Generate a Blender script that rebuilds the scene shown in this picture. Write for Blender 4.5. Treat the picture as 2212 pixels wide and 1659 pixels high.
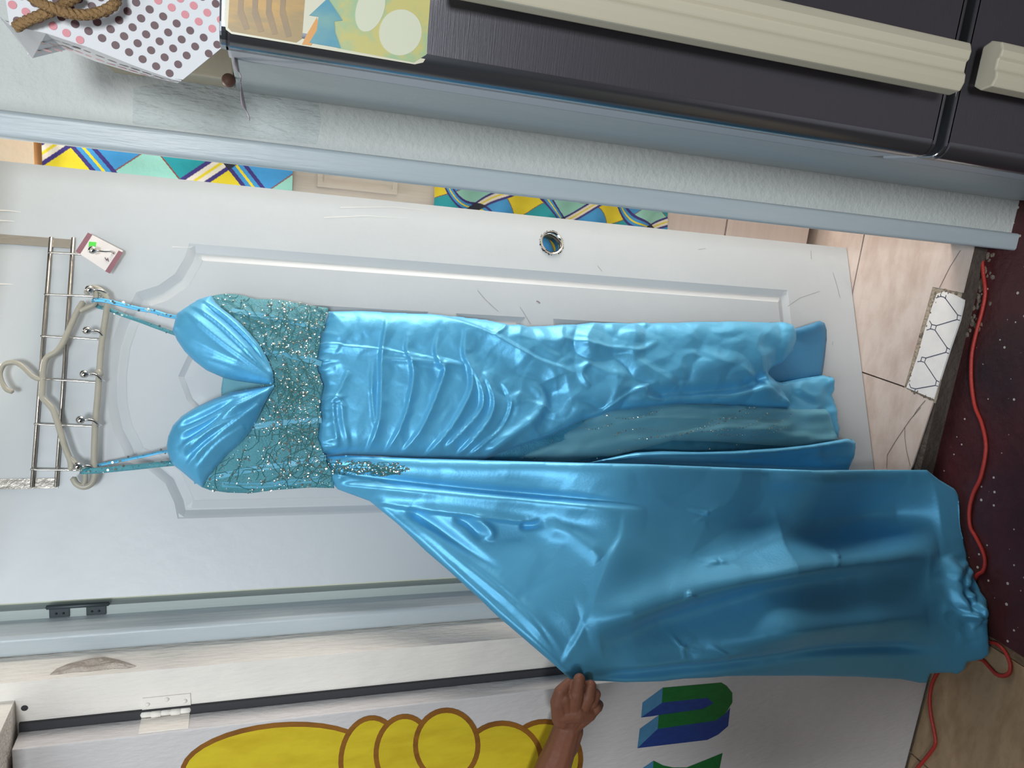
import bpy, bmesh, math, random
import numpy as np
from mathutils import Vector, Matrix
from mathutils.geometry import delaunay_2d_cdt

random.seed(7)
rng = np.random.default_rng(7)
scene = bpy.context.scene
for o in list(bpy.data.objects):
    bpy.data.objects.remove(o)
C = scene.collection

# ------------------------------------------------------------------ camera
# the phone was held on its side: world "up" is the picture's left
F, CX, CY = 1660.0, 1106.0, 829.5
CAM = np.array([0.0, 0.0, 1.647])


def _ray(x, y):
    return np.array([(x - CX) / F, (y - CY) / F, 1.0])


_nad = _ray(5900, 955)
_nad /= np.linalg.norm(_nad)
_up = -_nad
_fh = np.array([0, 0, 1.0]) - _up * _up[2]
_fh /= np.linalg.norm(_fh)
_rt = np.cross(_fh, _up)
if _rt[1] > 0:
    _rt = -_rt
_a = math.radians(14)
ROT = np.array([_rt * math.cos(_a) - _fh * math.sin(_a),
                _fh * math.cos(_a) + _rt * math.sin(_a), _up])

cam_data = bpy.data.cameras.new('camera')
cam = bpy.data.objects.new('camera', cam_data)
C.objects.link(cam)
_m = np.stack([ROT @ [1, 0, 0], ROT @ [0, -1, 0], ROT @ [0, 0, -1]], axis=1)
M4 = Matrix.Identity(4)
for i in range(3):
    for j in range(3):
        M4[i][j] = _m[i, j]
    M4[i][3] = CAM[i]
cam.matrix_world = M4
cam_data.sensor_fit = 'HORIZONTAL'
cam_data.sensor_width = 36
cam_data.lens = F / 2212 * 36
cam_data.clip_start = 0.02
scene.camera = cam

# ------------------------------------------------------------------ light
vs = scene.view_settings
vs.view_transform = 'Standard'
vs.look = 'None'
vs.exposure = -0.1
vs.gamma = 1.0
vs.use_curve_mapping = False
scene.display_settings.display_device = 'sRGB'
world = bpy.data.worlds.new('world')
scene.world = world
world.use_nodes = True
bgn = world.node_tree.nodes['Background']
bgn.inputs[0].default_value = (0.78, 0.9, 1.0, 1)
bgn.inputs[1].default_value = 0.03


def area(name, loc, target, size, power, col, spread=180):
    l = bpy.data.lights.new(name, 'AREA')
    l.shape = 'RECTANGLE'
    l.size, l.size_y = size
    l.energy = power
    l.color = col
    l.spread = math.radians(spread)
    o = bpy.data.objects.new(name, l)
    C.objects.link(o)
    o.location = loc
    o.rotation_euler = (Vector(target) - Vector(loc)).to_track_quat('-Z', 'Y').to_euler()
    return o


area('room_ceiling_glow', (-0.7, -0.5, 2.85), (-0.2, 0.9, 0.9), (1.8, 1.2), 24, (0.90, 0.96, 1.0))
area('doorway_daylight', (0.36, -2.75, 2.32), (-0.3, 1.4, 1.3), (0.6, 0.6), 118, (0.92, 0.97, 1.0))
area('far_room_window', (1.85, 2.2, 1.05), (-0.6, 1.5, 1.1), (0.7, 1.5), 56, (1.0, 0.92, 0.85))
area('curtain_fill', (-0.42, 1.87, 2.35), (0.05, 1.98, 1.2), (0.25, 0.25), 10, (1.0, 0.97, 0.92))  # added fill behind the door leaf, brightens the printed curtain

# ------------------------------------------------------------------ projection helpers


def rays(p):
    p = np.atleast_2d(np.asarray(p, float))
    v = np.stack([(p[:, 0] - CX) / F, (p[:, 1] - CY) / F, np.ones(len(p))], 1)
    return v @ ROT.T


def on_y(p, Y):
    v = rays(p)
    return v * (np.asarray(Y) / v[:, 1])[:, None] + CAM


def on_x(p, X):
    v = rays(p)
    return v * (X / v[:, 0])[:, None] + CAM


def on_z(p, Z):
    v = rays(p)
    return v * ((Z - CAM[2]) / v[:, 2])[:, None] + CAM


_v = ROT @ _ray(752, -8030)
_v[2] = 0
DD = _v / np.linalg.norm(_v)          # along the ajar door, hinge to latch
DN = np.array([-DD[1], DD[0], 0])     # away from the camera
DK = 1.6846


def on_door(p, off=0.0):
    v = rays(p)
    return v * ((DK - np.asarray(off)) / (v @ DN))[:, None] + CAM


def door_uv(p, off=0.0):
    q = on_door(p, off)
    return np.stack([q @ DD, q[:, 2]], 1)


def door_xyz(u, z, off=0.0):
    return DD * u + DN * (DK - off) + np.array([0, 0, z])


def tps(ctrl):
    """smooth depth Y over picture points, from (x, y, Y) control points"""
    c = np.array(ctrl, float)
    P = c[:, :2] / 1000.0
    n = len(P)

    def U(r2):
        return np.where(r2 > 1e-12, 0.5 * r2 * np.log(np.maximum(r2, 1e-12)), 0.0)
    K = U(((P[:, None] - P[None]) ** 2).sum(-1)) + np.eye(n) * 1e-4
    A = np.zeros((n + 3, n + 3))
    A[:n, :n] = K
    A[:n, n] = 1
    A[:n, n + 1:] = P
    A[n, :n] = 1
    A[n + 1:, :n] = P.T
    w = np.linalg.solve(A, np.r_[c[:, 2], 0, 0, 0])

    def f(p):
        q = np.atleast_2d(p) / 1000.0
        return U(((q[:, None] - P[None]) ** 2).sum(-1)) @ w[:n] + w[n] + q @ w[n + 1:]
    return f


# ------------------------------------------------------------------ materials
MATS = {}


def srgb(c):
    return tuple(((v / 255) / 12.92 if v / 255 <= 0.04045 else ((v / 255 + 0.055) / 1.055) ** 2.4) for v in c[:3]) + (1.0,)


def mat(name, col, rough=0.5, metal=0.0, bump=None, var=None, spec=0.5, sheen=0.0, attr=None,
        aniso=0.0, alpha=1.0, trans=0.0, coat=0.0, specks=None):
    """col in sRGB 0-255; bump=(scale, strength, stretch xyz); var=(scale, amount, second colour)"""
    if name in MATS:
        return MATS[name]
    m = bpy.data.materials.new(name)
    m.use_nodes = True
    nt = m.node_tree
    N, L = nt.nodes, nt.links
    b = N['Principled BSDF']
    b.inputs['Base Color'].default_value = srgb(col)
    b.inputs['Roughness'].default_value = rough
    b.inputs['Metallic'].default_value = metal
    b.inputs['Specular IOR Level'].default_value = spec
    if sheen:
        b.inputs['Sheen Weight'].default_value = sheen
        b.inputs['Sheen Roughness'].default_value = 0.4
    if aniso:
        b.inputs['Anisotropic'].default_value = aniso
    if coat:
        b.inputs['Coat Weight'].default_value = coat
        b.inputs['Coat Roughness'].default_value = 0.15
    if alpha < 1:
        b.inputs['Alpha'].default_value = alpha
    if trans:
        b.inputs['Transmission Weight'].default_value = trans
    tc = N.new('ShaderNodeTexCoord')

    def noise(scale, detail=4.0, stretch=(1, 1, 1), rgh=0.55):
        mp = N.new('ShaderNodeMapping')
        mp.inputs['Scale'].default_value = stretch
        L.new(tc.outputs['Object'], mp.inputs['Vector'])
        nz = N.new('ShaderNodeTexNoise')
        nz.inputs['Scale'].default_value = scale
        nz.inputs['Detail'].default_value = detail
        nz.inputs['Roughness'].default_value = rgh
        L.new(mp.outputs['Vector'], nz.inputs['Vector'])
        return nz
    colout = None
    if attr:
        at = N.new('ShaderNodeAttribute')
        at.attribute_name = attr
        colout = at.outputs['Color']
    if var:
        sc, amt, c2 = var[:3]
        nz = noise(sc, 5.0, var[3] if len(var) > 3 else (1, 1, 1), 0.6)
        rp = N.new('ShaderNodeValToRGB')
        lo, hi = var[4] if len(var) > 4 else (0.4, 0.68)
        rp.color_ramp.elements[0].position = lo
        rp.color_ramp.elements[1].position = hi
        L.new(nz.outputs['Fac'], rp.inputs['Fac'])
        ml = N.new('ShaderNodeMath')
        ml.operation = 'MULTIPLY'
        ml.inputs[1].default_value = amt
        L.new(rp.outputs['Color'], ml.inputs[0])
        mx = N.new('ShaderNodeMix')
        mx.data_type = 'RGBA'
        mx.inputs['A'].default_value = srgb(col)
        if colout:
            L.new(colout, mx.inputs['A'])
        mx.inputs['B'].default_value = srgb(c2)
        L.new(ml.outputs[0], mx.inputs['Factor'])
        colout = mx.outputs['Result']
    if specks:
        sc, thr, c3 = specks
        vo = N.new('ShaderNodeTexVoronoi')
        vo.inputs['Scale'].default_value = sc
        L.new(tc.outputs['Object'], vo.inputs['Vector'])
        sx = N.new('ShaderNodeSeparateColor')
        L.new(vo.outputs['Color'], sx.inputs['Color'])
        # radius of the fleck differs from cell to cell
        ra = N.new('ShaderNodeMath')
        ra.operation = 'MULTIPLY_ADD'
        ra.inputs[1].default_value = thr * 2.6
        ra.inputs[2].default_value = -thr * 1.5
        L.new(sx.outputs['Red'], ra.inputs[0])
        lt = N.new('ShaderNodeMath')
        lt.operation = 'LESS_THAN'
        L.new(vo.outputs['Distance'], lt.inputs[0])
        L.new(ra.outputs[0], lt.inputs[1])
        mx2 = N.new('ShaderNodeMix')
        mx2.data_type = 'RGBA'
        if colout:
            L.new(colout, mx2.inputs['A'])
        else:
            mx2.inputs['A'].default_value = srgb(col)
        mx2.inputs['B'].default_value = srgb(c3)
        L.new(lt.outputs[0], mx2.inputs['Factor'])
        colout = mx2.outputs['Result']
    if colout:
        L.new(colout, b.inputs['Base Color'])
    if bump:
        sc, st = bump[:2]
        nz = noise(sc, bump[3] if len(bump) > 3 else 4.0, bump[2] if len(bump) > 2 else (1, 1, 1))
        bp = N.new('ShaderNodeBump')
        bp.inputs['Strength'].default_value = st
        bp.inputs['Distance'].default_value = 0.01
        L.new(nz.outputs['Fac'], bp.inputs['Height'])
        L.new(bp.outputs['Normal'], b.inputs['Normal'])
    MATS[name] = m
    return m


M_WALL = mat('painted_plaster', (206, 209, 206), 0.75, bump=(90, 0.35), var=(6, 0.35, (192, 195, 192)))
M_ROUGH = mat('rough_plaster', (200, 206, 204), 0.8, bump=(70, 0.8, (1.6, 1, .45)), var=(8, 0.4, (186, 194, 193)))
M_TRIM = mat('painted_wood_trim', (174, 185, 190), 0.38, bump=(40, 0.15, (3, 3, 0.2)), var=(9, 0.45, (188, 196, 199), (2.5, 2.5, 0.25)))
M_CREAM = mat('painted_masonry', (234, 229, 221), 0.7, bump=(60, 0.3, (2, 2, 0.5)), var=(7, 0.3, (200, 198, 196)))
M_DOOR = mat('door_paint', (188, 194, 198), 0.4, bump=(25, 0.06), var=(3, 0.4, (196, 202, 206)), specks=(16, 0.012, (120, 118, 120)))
M_JAMBLIT = mat('jamb_lit_tone', (196, 198, 178), 0.7, bump=(40, 0.2, (3, 3, .2)))  # far part of the jamb, far room light put into its beige-green tone
M_JAMBSHADE = mat('jamb_shade_tone', (168, 178, 176), 0.6, bump=(40, 0.15, (3, 3, .2)))  # rebate strip of the jamb, its shade put into a darker tone
M_MURAL = mat('mural_board_paint', (206, 203, 203), 0.55, bump=(50, 0.25, (2, 2, .7)), var=(5, 0.4, (190, 188, 188)), specks=(14, 0.012, (80, 70, 66)))
M_VOID = mat('dark_gap', (58, 58, 62), 0.9)
M_CHROME = mat('chrome', (215, 214, 212), 0.12, 1.0)
M_STEEL = mat('brushed_steel', (170, 165, 158), 0.32, 1.0, bump=(80, 0.1))
M_HINGEDK = mat('dark_hinge_metal', (66, 74, 78), 0.5, 0.4)
M_PLASTIC = mat('grey_plastic', (168, 164, 150), 0.35, var=(30, 0.3, (150, 148, 138)))

# ------------------------------------------------------------------ mesh helpers


def link(name, verts, faces, m=None, parent=None, smooth=False, kind=None, uvcol=None):
    me = bpy.data.meshes.new(name)
    me.from_pydata([tuple(map(float, v)) for v in verts], [], [tuple(map(int, f)) for f in faces])
    me.validate()
    me.update()
    o = bpy.data.objects.new(name, me)
    C.objects.link(o)
    if m:
        me.materials.append(m)
    if smooth:
        me.polygons.foreach_set('use_smooth', [True] * len(me.polygons))
    if parent:
        o.parent = parent
        if parent.type == 'EMPTY':
            o.matrix_parent_inverse = Matrix.Translation(-parent.location)
    if kind:
        o['kind'] = kind
    return o


def thing(name, label, cat, loc=(0, 0, 0), group=None):
    o = bpy.data.objects.new(name, None)
    o.empty_display_size = 0.05
    o.location = loc
    C.objects.link(o)
    o['label'] = label
    o['category'] = cat
    if group:
        o['group'] = group
    return o


def tag(o, label, cat, group=None):
    o['label'] = label
    o['category'] = cat
    if group:
        o['group'] = group
    return o


class MB:
    def __init__(s):
        s.v, s.f = [], []

    def add(s, vs, fs):
        k = len(s.v)
        s.v += [tuple(v) for v in vs]
        s.f += [tuple(i + k for i in f) for f in fs]
        return s

    def box(s, a, b):
        x0, y0, z0 = a
        x1, y1, z1 = b
        return s.add([(x0, y0, z0), (x1, y0, z0), (x1, y1, z0), (x0, y1, z0), (x0, y0, z1), (x1, y0, z1), (x1, y1, z1), (x0, y1, z1)],
                     [(3, 2, 1, 0), (4, 5, 6, 7), (0, 1, 5, 4), (1, 2, 6, 5), (2, 3, 7, 6), (3, 0, 4, 7)])

    def prism(s, pts, off):
        """closed polygon pts (3-D) extruded by vector off"""
        n = len(pts)
        P = [np.array(p, float) for p in pts]
        Q = [p + np.array(off, float) for p in P]
        fs = [tuple(range(n)), tuple(range(2 * n - 1, n - 1, -1))]
        fs += [(i, n + i, n + (i + 1) % n, (i + 1) % n) for i in range(n)]
        return s.add(P + Q, fs)

    def tube(s, pts, r, seg=10, sub=4, closed=False):
        P = smooth_path(pts, sub) if sub else np.array(pts, float)
        n = len(P)
        R = np.interp(np.linspace(0, 1, n), np.linspace(0, 1, len(np.atleast_1d(r))), np.atleast_1d(r)) if np.ndim(r) else np.full(n, r)
        T = np.gradient(P, axis=0)
        T /= np.linalg.norm(T, axis=1)[:, None] + 1e-12
        ref = np.array([0.31, 0.52, 0.79])
        a = np.cross(T[0], ref)
        a /= np.linalg.norm(a)
        rings = []
        for i in range(n):
            a = a - T[i] * a.dot(T[i])
            a /= np.linalg.norm(a)
            b = np.cross(T[i], a)
            for k in range(seg):
                t = 2 * math.pi * k / seg
                rings.append(P[i] + R[i] * (a * math.cos(t) + b * math.sin(t)))
        fs = []
        for i in range(n - 1):
            for k in range(seg):
                k2 = (k + 1) % seg
                fs.append((i * seg + k, i * seg + k2, (i + 1) * seg + k2, (i + 1) * seg + k))
        # rounded ends
        rings += [P[0] - T[0] * R[0] * 0.6, P[-1] + T[-1] * R[-1] * 0.6]
        c0, c1 = n * seg, n * seg + 1
        for k in range(seg):
            k2 = (k + 1) % seg
            fs.append((k2, k, c0))
            fs.append(((n - 1) * seg + k, (n - 1) * seg + k2, c1))
        return s.add(rings, fs)

    def sphere(s, c, r, nu=16, nv=10):
        vs = [np.array(c) + r * np.array([math.sin(math.pi * j / nv) * math.cos(2 * math.pi * i / nu), math.sin(math.pi * j / nv) * math.sin(2 * math.pi * i / nu), math.cos(math.pi * j / nv)]) for j in range(nv + 1) for i in range(nu)]
        fs = [(j * nu + i, (j + 1) * nu + i, (j + 1) * nu + (i + 1) % nu, j * nu + (i + 1) % nu) for j in range(nv) for i in range(nu)]
        return s.add(vs, fs)

    def cyl(s, a, b, r0, r1=None, seg=20):
        r1 = r0 if r1 is None else r1
        return s.tube([a, b], [r0, r1], seg, 0)

    def build(s, name, m=None, parent=None, smooth=False, kind=None, bevel=0.0):
        o = link(name, s.v, s.f, m, parent, smooth, kind)
        if bevel:
            bm = bmesh.new()
            bm.from_mesh(o.data)
            bmesh.ops.recalc_face_normals(bm, faces=bm.faces)
            es = [e for e in bm.edges if len(e.link_faces) == 2 and e.calc_face_angle(0) > 0.6]
            bmesh.ops.bevel(bm, geom=es, offset=bevel, segments=2, profile=0.6, affect='EDGES', clamp_overlap=True)
            bm.to_mesh(o.data)
            bm.free()
        return o


def smooth_path(pts, sub=4):
    P = np.array(pts, float)
    if len(P) < 3:
        return P
    E = np.vstack([2 * P[0] - P[1], P, 2 * P[-1] - P[-2]])
    out = []
    for i in range(1, len(E) - 2):
        p0, p1, p2, p3 = E[i - 1:i + 3]
        for k in range(sub):
            t = k / sub
            out.append(0.5 * (2 * p1 + (p2 - p0) * t + (2 * p0 - 5 * p1 + 4 * p2 - p3) * t * t + (3 * p1 - p0 - 3 * p2 + p3) * t ** 3))
    out.append(P[-1])
    return np.array(out)


def Z(pts, ox, oy, s):
    """points read off an enlarged crop -> picture pixels"""
    return [(ox + x / s, oy + y / s) for x, y in pts]


def inside(p, poly):
    p = np.atleast_2d(p)
    x, y = p[:, 0], p[:, 1]
    c = np.zeros(len(p), bool)
    q = np.array(poly, float)
    for (x0, y0), (x1, y1) in zip(q, np.roll(q, -1, 0)):
        if y0 == y1:
            continue
        t = ((y0 > y) != (y1 > y)) & (x < (x1 - x0) * (y - y0) / (y1 - y0) + x0)
        c ^= t
    return c


def seg_dist(p, line, closed=False):
    """distance, signed side (+ = left of travel in picture), and 0..1 position along a polyline"""
    p = np.atleast_2d(p)
    L = np.array(line, float)
    if closed:
        L = np.vstack([L, L[:1]])
    ln = np.r_[0, np.cumsum(np.linalg.norm(np.diff(L, axis=0), axis=1))]
    best = np.full(len(p), 1e9)
    side = np.zeros(len(p))
    pos = np.zeros(len(p))
    for i in range(len(L) - 1):
        a, d = L[i], L[i + 1] - L[i]
        l2 = d.dot(d) + 1e-12
        t = np.clip(((p - a) @ d) / l2, 0, 1)
        q = p - a - t[:, None] * d
        dd = np.hypot(q[:, 0], q[:, 1])
        sg = np.sign(d[0] * q[:, 1] - d[1] * q[:, 0])
        m = dd < best
        best[m], side[m] = dd[m], sg[m]
        pos[m] = (ln[i] + t[m] * (ln[i + 1] - ln[i])) / ln[-1]
    return best, side, pos


def taper(t, e0=0.15, e1=0.15):
    return np.clip(t / e0, 0, 1) ** 0.7 * np.clip((1 - t) / e1, 0, 1) ** 0.7


def near(p, L, m):
    return np.where((p[:, 0] > L[:, 0].min() - m) & (p[:, 0] < L[:, 0].max() + m) & (p[:, 1] > L[:, 1].min() - m) & (p[:, 1] < L[:, 1].max() + m))[0]


def ridge(p, line, w, a, e=(0.2, 0.2)):
    """soft fold along a line"""
    p = np.atleast_2d(p)
    L = smooth_path(line, 4)
    out = np.zeros(len(p))
    k = near(p, L, 2.8 * w)
    if len(k):
        d, s, t = seg_dist(p[k], L)
        out[k] = a * np.exp(-(d / w) ** 2) * taper(t, *e)
    return out


def pleat(p, line, w, a, side=1, sharp=2.5, e=(0.2, 0.2)):
    """overlapping fold: a sharp lip on one side, running out over w on the other"""
    p = np.atleast_2d(p)
    L = smooth_path(line, 4)
    out = np.zeros(len(p))
    k = near(p, L, 3.6 * w)
    if len(k):
        d, s, t = seg_dist(p[k], L)
        sd = d * s * side
        h = np.where(sd >= 0, np.exp(-(np.abs(sd) / w) ** 1.4), np.exp(-(sd / sharp) ** 2))
        out[k] = a * h * taper(t, *e)
    return out


def hash2(ix, iy, k):
    v = np.sin(ix * 127.1 + iy * 311.7 + k * 74.7) * 43758.5453
    return v - np.floor(v)


def crumple(p, cell, amp, seed, warp=0.45):
    """continuous flat facets with creases between, like satin taken out of a bag"""
    p = np.atleast_2d(p)
    q = p / cell
    q = q + warp * np.stack([np.sin(q[:, 1] * 1.9 + seed) + .6 * np.sin(q[:, 0] * 2.7 + q[:, 1] * 1.1 + 2 * seed),
                             np.sin(q[:, 0] * 1.7 + 3 * seed) + .6 * np.sin(q[:, 1] * 2.9 - q[:, 0] * 1.3 + seed)], 1)
    ang = seed * 1.3
    q = np.stack([q[:, 0] * math.cos(ang) - q[:, 1] * math.sin(ang), q[:, 0] * math.sin(ang) + q[:, 1] * math.cos(ang)], 1)
    c = np.floor(q)
    fx, fy = (q - c).T
    H = lambda dx, dy: hash2(c[:, 0] + dx, c[:, 1] + dy, seed) - .5
    h00, h10, h01, h11 = H(0, 0), H(1, 0), H(0, 1), H(1, 1)
    lo = h00 + (h10 - h00) * fx + (h01 - h00) * fy
    hi = h11 + (h01 - h11) * (1 - fx) + (h10 - h11) * (1 - fy)
    return 2 * amp * np.where(fx + fy < 1, lo, hi)


def waves(p, scale, amp, seed, n=7, ang=None, spread=3.2):
    r = np.random.default_rng(seed)
    p = np.atleast_2d(p)
    h = np.zeros(len(p))
    for i in range(n):
        th = (ang if ang is not None else 0) + r.uniform(-spread / 2, spread / 2)
        k = 2 * math.pi / (scale * r.uniform(0.6, 1.7))
        h += np.sin(k * (p[:, 0] * math.cos(th) + p[:, 1] * math.sin(th)) + r.uniform(0, 6.28))
    return amp * h / math.sqrt(n)


def densify(poly, step, closed=True):
    P = np.array(poly, float)
    Q = np.roll(P, -1, 0) if closed else P[1:]
    out = []
    for a, b in zip(P, Q):
        n = max(1, int(math.ceil(np.linalg.norm(b - a) / step)))
        for k in range(n):
            out.append(a + (b - a) * k / n)
    if not closed:
        out.append(P[-1])
    return np.array(out)


def fill(poly, step, seed=0, holes=(), extra=None, rings=()):
    """triangulated sheet inside a 2-D polygon -> (points, triangles)"""
    B = densify(poly, step)
    lo, hi = B.min(0), B.max(0)
    gx = np.arange(lo[0] + step / 2, hi[0], step)
    gy = np.arange(lo[1] + step / 2, hi[1], step * 0.87)
    X, Y = np.meshgrid(gx, gy)
    X = X + (np.arange(len(gy)) % 2)[:, None] * step * 0.5
    G = np.stack([X.ravel(), Y.ravel()], 1)
    G = G[inside(G, B)]
    d = seg_dist(G, B, True)[0]
    G = G[d > step * 0.55]
    pts = [B]
    edges = [(i, (i + 1) % len(B)) for i in range(len(B))]
    k = len(B)
    for h in list(holes) + list(rings):
        h = np.array(h)
        pts.append(h)
        edges += [(k + i, k + (i + 1) % len(h)) for i in range(len(h))]
        k += len(h)
        if len(G):
            G = G[seg_dist(G, h, True)[0] > step * 0.4]
    for h in holes:
        G = G[~inside(G, h)]
    pts.append(G)
    if extra is not None:
        pts.append(extra)
    A = np.vstack(pts)
    r = delaunay_2d_cdt([Vector(p) for p in A], edges, [], 0, 1e-6)
    V = np.array([tuple(v) for v in r[0]])
    T = np.array([f for f in r[2] if len(f) == 3])
    cen = V[T].mean(1)
    keep = inside(cen, B)
    for h in holes:
        keep &= ~inside(cen, h)
    T = T[keep]
    # same winding everywhere
    a, b, c = V[T[:, 0]], V[T[:, 1]], V[T[:, 2]]
    ar = (b[:, 0] - a[:, 0]) * (c[:, 1] - a[:, 1]) - (b[:, 1] - a[:, 1]) * (c[:, 0] - a[:, 0])
    T = T[np.abs(ar) > 1e-9]
    ar = ar[np.abs(ar) > 1e-9]
    T[ar < 0] = T[ar < 0][:, ::-1]
    return V, T


def rim_edges(T):
    cnt = {}
    for t in T:
        for i in range(3):
            e = (t[i], t[(i + 1) % 3])
            cnt[e] = 1
    return [e for e in cnt if (e[1], e[0]) not in cnt]


def cloth(name, poly, base, height, nrm, m, parent, step=6, thick=0.004, floor=None, keep2d=None):
    """a sheet of cloth with real thickness: base(p) gives points, height(p) lifts them along nrm"""
    V2, T = fill(poly, step)
    h = height(V2, seg_dist(V2, densify(poly, step), True)[0])
    P = base(V2) + np.asarray(nrm)[None] * h[:, None]
    if floor is not None:
        P[:, 2] = np.maximum(P[:, 2], floor)
    n = len(P)
    Q = P - np.asarray(nrm)[None] * thick
    if floor is not None:
        Q[:, 2] = np.maximum(Q[:, 2], floor - 0.002)
    V = np.vstack([P, Q])
    # picture winding seen from the camera is clockwise-in-y-down; front faces must look at the camera
    fs = [tuple(t) for t in T[:, ::-1]] + [tuple(t + n) for t in T]
    fs += [(a, b, b + n, a + n) for a, b in rim_edges(T)]
    return link(name, V, fs, m, parent, smooth=True)


def lookup(poly, base, height, nrm, lift):
    """place small things on the same sheet"""
    B = densify(poly, 6)

    def f(p):
        p = np.atleast_2d(p)
        return base(p) + np.asarray(nrm)[None] * (height(p, seg_dist(p, B, True)[0]) + lift)[:, None]
    return f


# ------------------------------------------------------------------ the setting
M_RED = mat('red_painted_concrete', (74, 32, 34), 0.42, bump=(45, 0.35), var=(4, 0.8, (38, 24, 24), (1, 1, 1), (0.42, 0.66)), specks=(62, 0.2, (190, 182, 174)))
M_SILL = mat('sill_edge_concrete', (84, 74, 66), 0.85, bump=(60, 0.8), var=(14, 0.6, (52, 44, 40)))
M_TILE = mat('beige_stone_tile', (210, 195, 186), 0.4, bump=(30, 0.1), var=(9, 0.75, (186, 164, 152), (1, 2.2, 1)), specks=(9, 0.01, (240, 236, 230)))
M_BTILE = mat('brown_stone_tile', (168, 142, 112), 0.45, bump=(40, 0.25), var=(12, 0.6, (128, 100, 70), (1.0, 2.6, 1)))
M_GROUT = mat('grout', (132, 118, 100), 0.9, bump=(80, 0.5))
M_WHITETILE = mat('white_patterned_tile', (236, 233, 230), 0.25, var=(30, 0.25, (205, 204, 204)))
M_LINE = mat('tile_line_print', (60, 60, 84), 0.5)
M_CRACK = mat('crack', (112, 98, 90), 0.9)

FZ = -0.05


def struct(o):
    o['kind'] = 'structure'
    return o


floor = struct(MB().box((-0.885, -3.0, -0.16), (3.0, 1.44, FZ)).build('floor', M_RED))
fl2 = struct(MB().box((-3.0, -3.0, -0.16), (-0.885, 1.42, FZ - 0.006)).build('floor', M_GROUT))
k = 0
for ix in range(3):
    for iy in range(4):
        x1, y1 = -0.907 - ix * 0.404, 1.30 - iy * 0.404
        MB().box((x1 - 0.4, y1 - 0.4, FZ - 0.012), (x1, y1, FZ)).build('floor_tile', M_BTILE, fl2, bevel=0.002)
MB().box((-0.905, -1.2, FZ - 0.01), (-0.882, 1.345, FZ - 0.0005)).build('cement_strip', mat('cement_strip', (120, 100, 78), .9, bump=(60, .8), var=(20, .6, (84, 66, 50))), fl2)

# step up to the tiled room behind the door
fl3 = struct(MB().box((-0.83, 1.437, -0.16), (2.0, 2.62, -0.005)).build('floor', M_SILL))
MB().box((-2.4, 1.56, -0.16), (-0.832, 2.62, -0.005)).build('floor_slab', M_GROUT, fl3)


def slab(pts2, z0, z1, name, m, parent, bevel=0.0):
    return MB().prism([(x, y, z0) for x, y in pts2][::-1], (0, 0, z1 - z0)).build(name, m, parent, bevel=bevel)


hexpx = Z([(1280, 612), (1345, 590), (1440, 622), (1510, 662), (1505, 705), (1475, 838), (1390, 1085), (1300, 1365), (1255, 1510), (1150, 1465), (1020, 1410), (1062, 1300), (1120, 1130), (1180, 905), (1240, 720)], 1700, 480, 3.949)
hexw = on_z(hexpx, 0.0)
hx0, hx1 = hexw[:, 0].min() - 0.003, hexw[:, 0].max() + 0.004
hy1 = hexw[:, 1].max() + 0.003
slab([(hx1, 1.434), (0.8, 1.431), (0.8, 1.792), (-0.358, 1.792), (-0.362, hy1 + 0.004), (hx1 + 0.002, hy1 - 0.012)], -0.004, 0, 'floor_tile', M_TILE, fl3)
slab([(-0.83, 1.47), (-0.62, 1.466), (hx0 - 0.004, 1.443), (-0.366, 1.55), (-0.362, 1.792), (-0.83, 1.792)], -0.004, 0, 'floor_tile', M_TILE, fl3)
for x0, x1 in ((-2.38, -1.162), (-1.158, -0.362), (-0.358, 0.8)):
    slab([(x0, 1.797), (x1, 1.797), (x1, 2.6), (x0, 2.6)], -0.004, 0, 'floor_tile', M_TILE, fl3)
slab([(hx0 - .006, 1.438), (hx1 + .004, 1.438), (hx1 + .004, hy1 + .006), (hx0 - .006, hy1 + .006)], -0.005, -0.0012, 'mortar_bed', mat('mortar_bed', (176, 164, 146), .95, bump=(120, .8), var=(50, .6, (130, 116, 100))), fl3)
slab([tuple(p[:2]) for p in hexw], -0.004, 0.0012, 'patterned_tile_fragment', M_WHITETILE, fl3)


def ribbon(name, pxs, z, w, m, parent, kind=None):
    mb = MB()
    for line in pxs:
        P = on_z(line, z)
        T = np.gradient(P, axis=0)
        T /= np.linalg.norm(T, axis=1)[:, None]
        S = np.stack([-T[:, 1], T[:, 0], 0 * T[:, 0]], 1) * w / 2
        n = len(P)
        mb.add(list(P + S) + list(P - S), [(i + n, i + n + 1, i + 1, i) for i in range(n - 1)])
    return mb.build(name, m, parent, kind=kind)


hl = [[(1270, 645), (1310, 632), (1340, 640), (1355, 655), (1455, 790), (1488, 800)], [(1357, 622), (1350, 652)], [(1310, 608), (1312, 632)],
      [(1455, 790), (1450, 830), (1475, 838)], [(1450, 830), (1275, 882), (1235, 872), (1215, 840)], [(1235, 872), (1222, 910), (1190, 920)],
      [(1275, 882), (1262, 920), (1240, 912), (1222, 910)], [(1262, 920), (1365, 1070), (1390, 1085)], [(1365, 1070), (1355, 1110), (1380, 1120)],
      [(1355, 1110), (1185, 1158), (1150, 1150)], [(1150, 1150), (1140, 1185), (1112, 1190)], [(1185, 1158), (1172, 1195), (1140, 1185)],
      [(1172, 1195), (1275, 1350), (1298, 1362)], [(1275, 1350), (1265, 1392), (1288, 1400)], [(1265, 1392), (1095, 1422), (1055, 1410), (1042, 1378)],
      [(1095, 1422), (1090, 1440)], [(1190, 1190), (1192, 1300), (1190, 1470)]]
ribbon('printed_line', [Z(l, 1700, 480, 3.949) for l in hl[:-1]], 0.0017, 0.0021, M_LINE, fl3)
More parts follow.
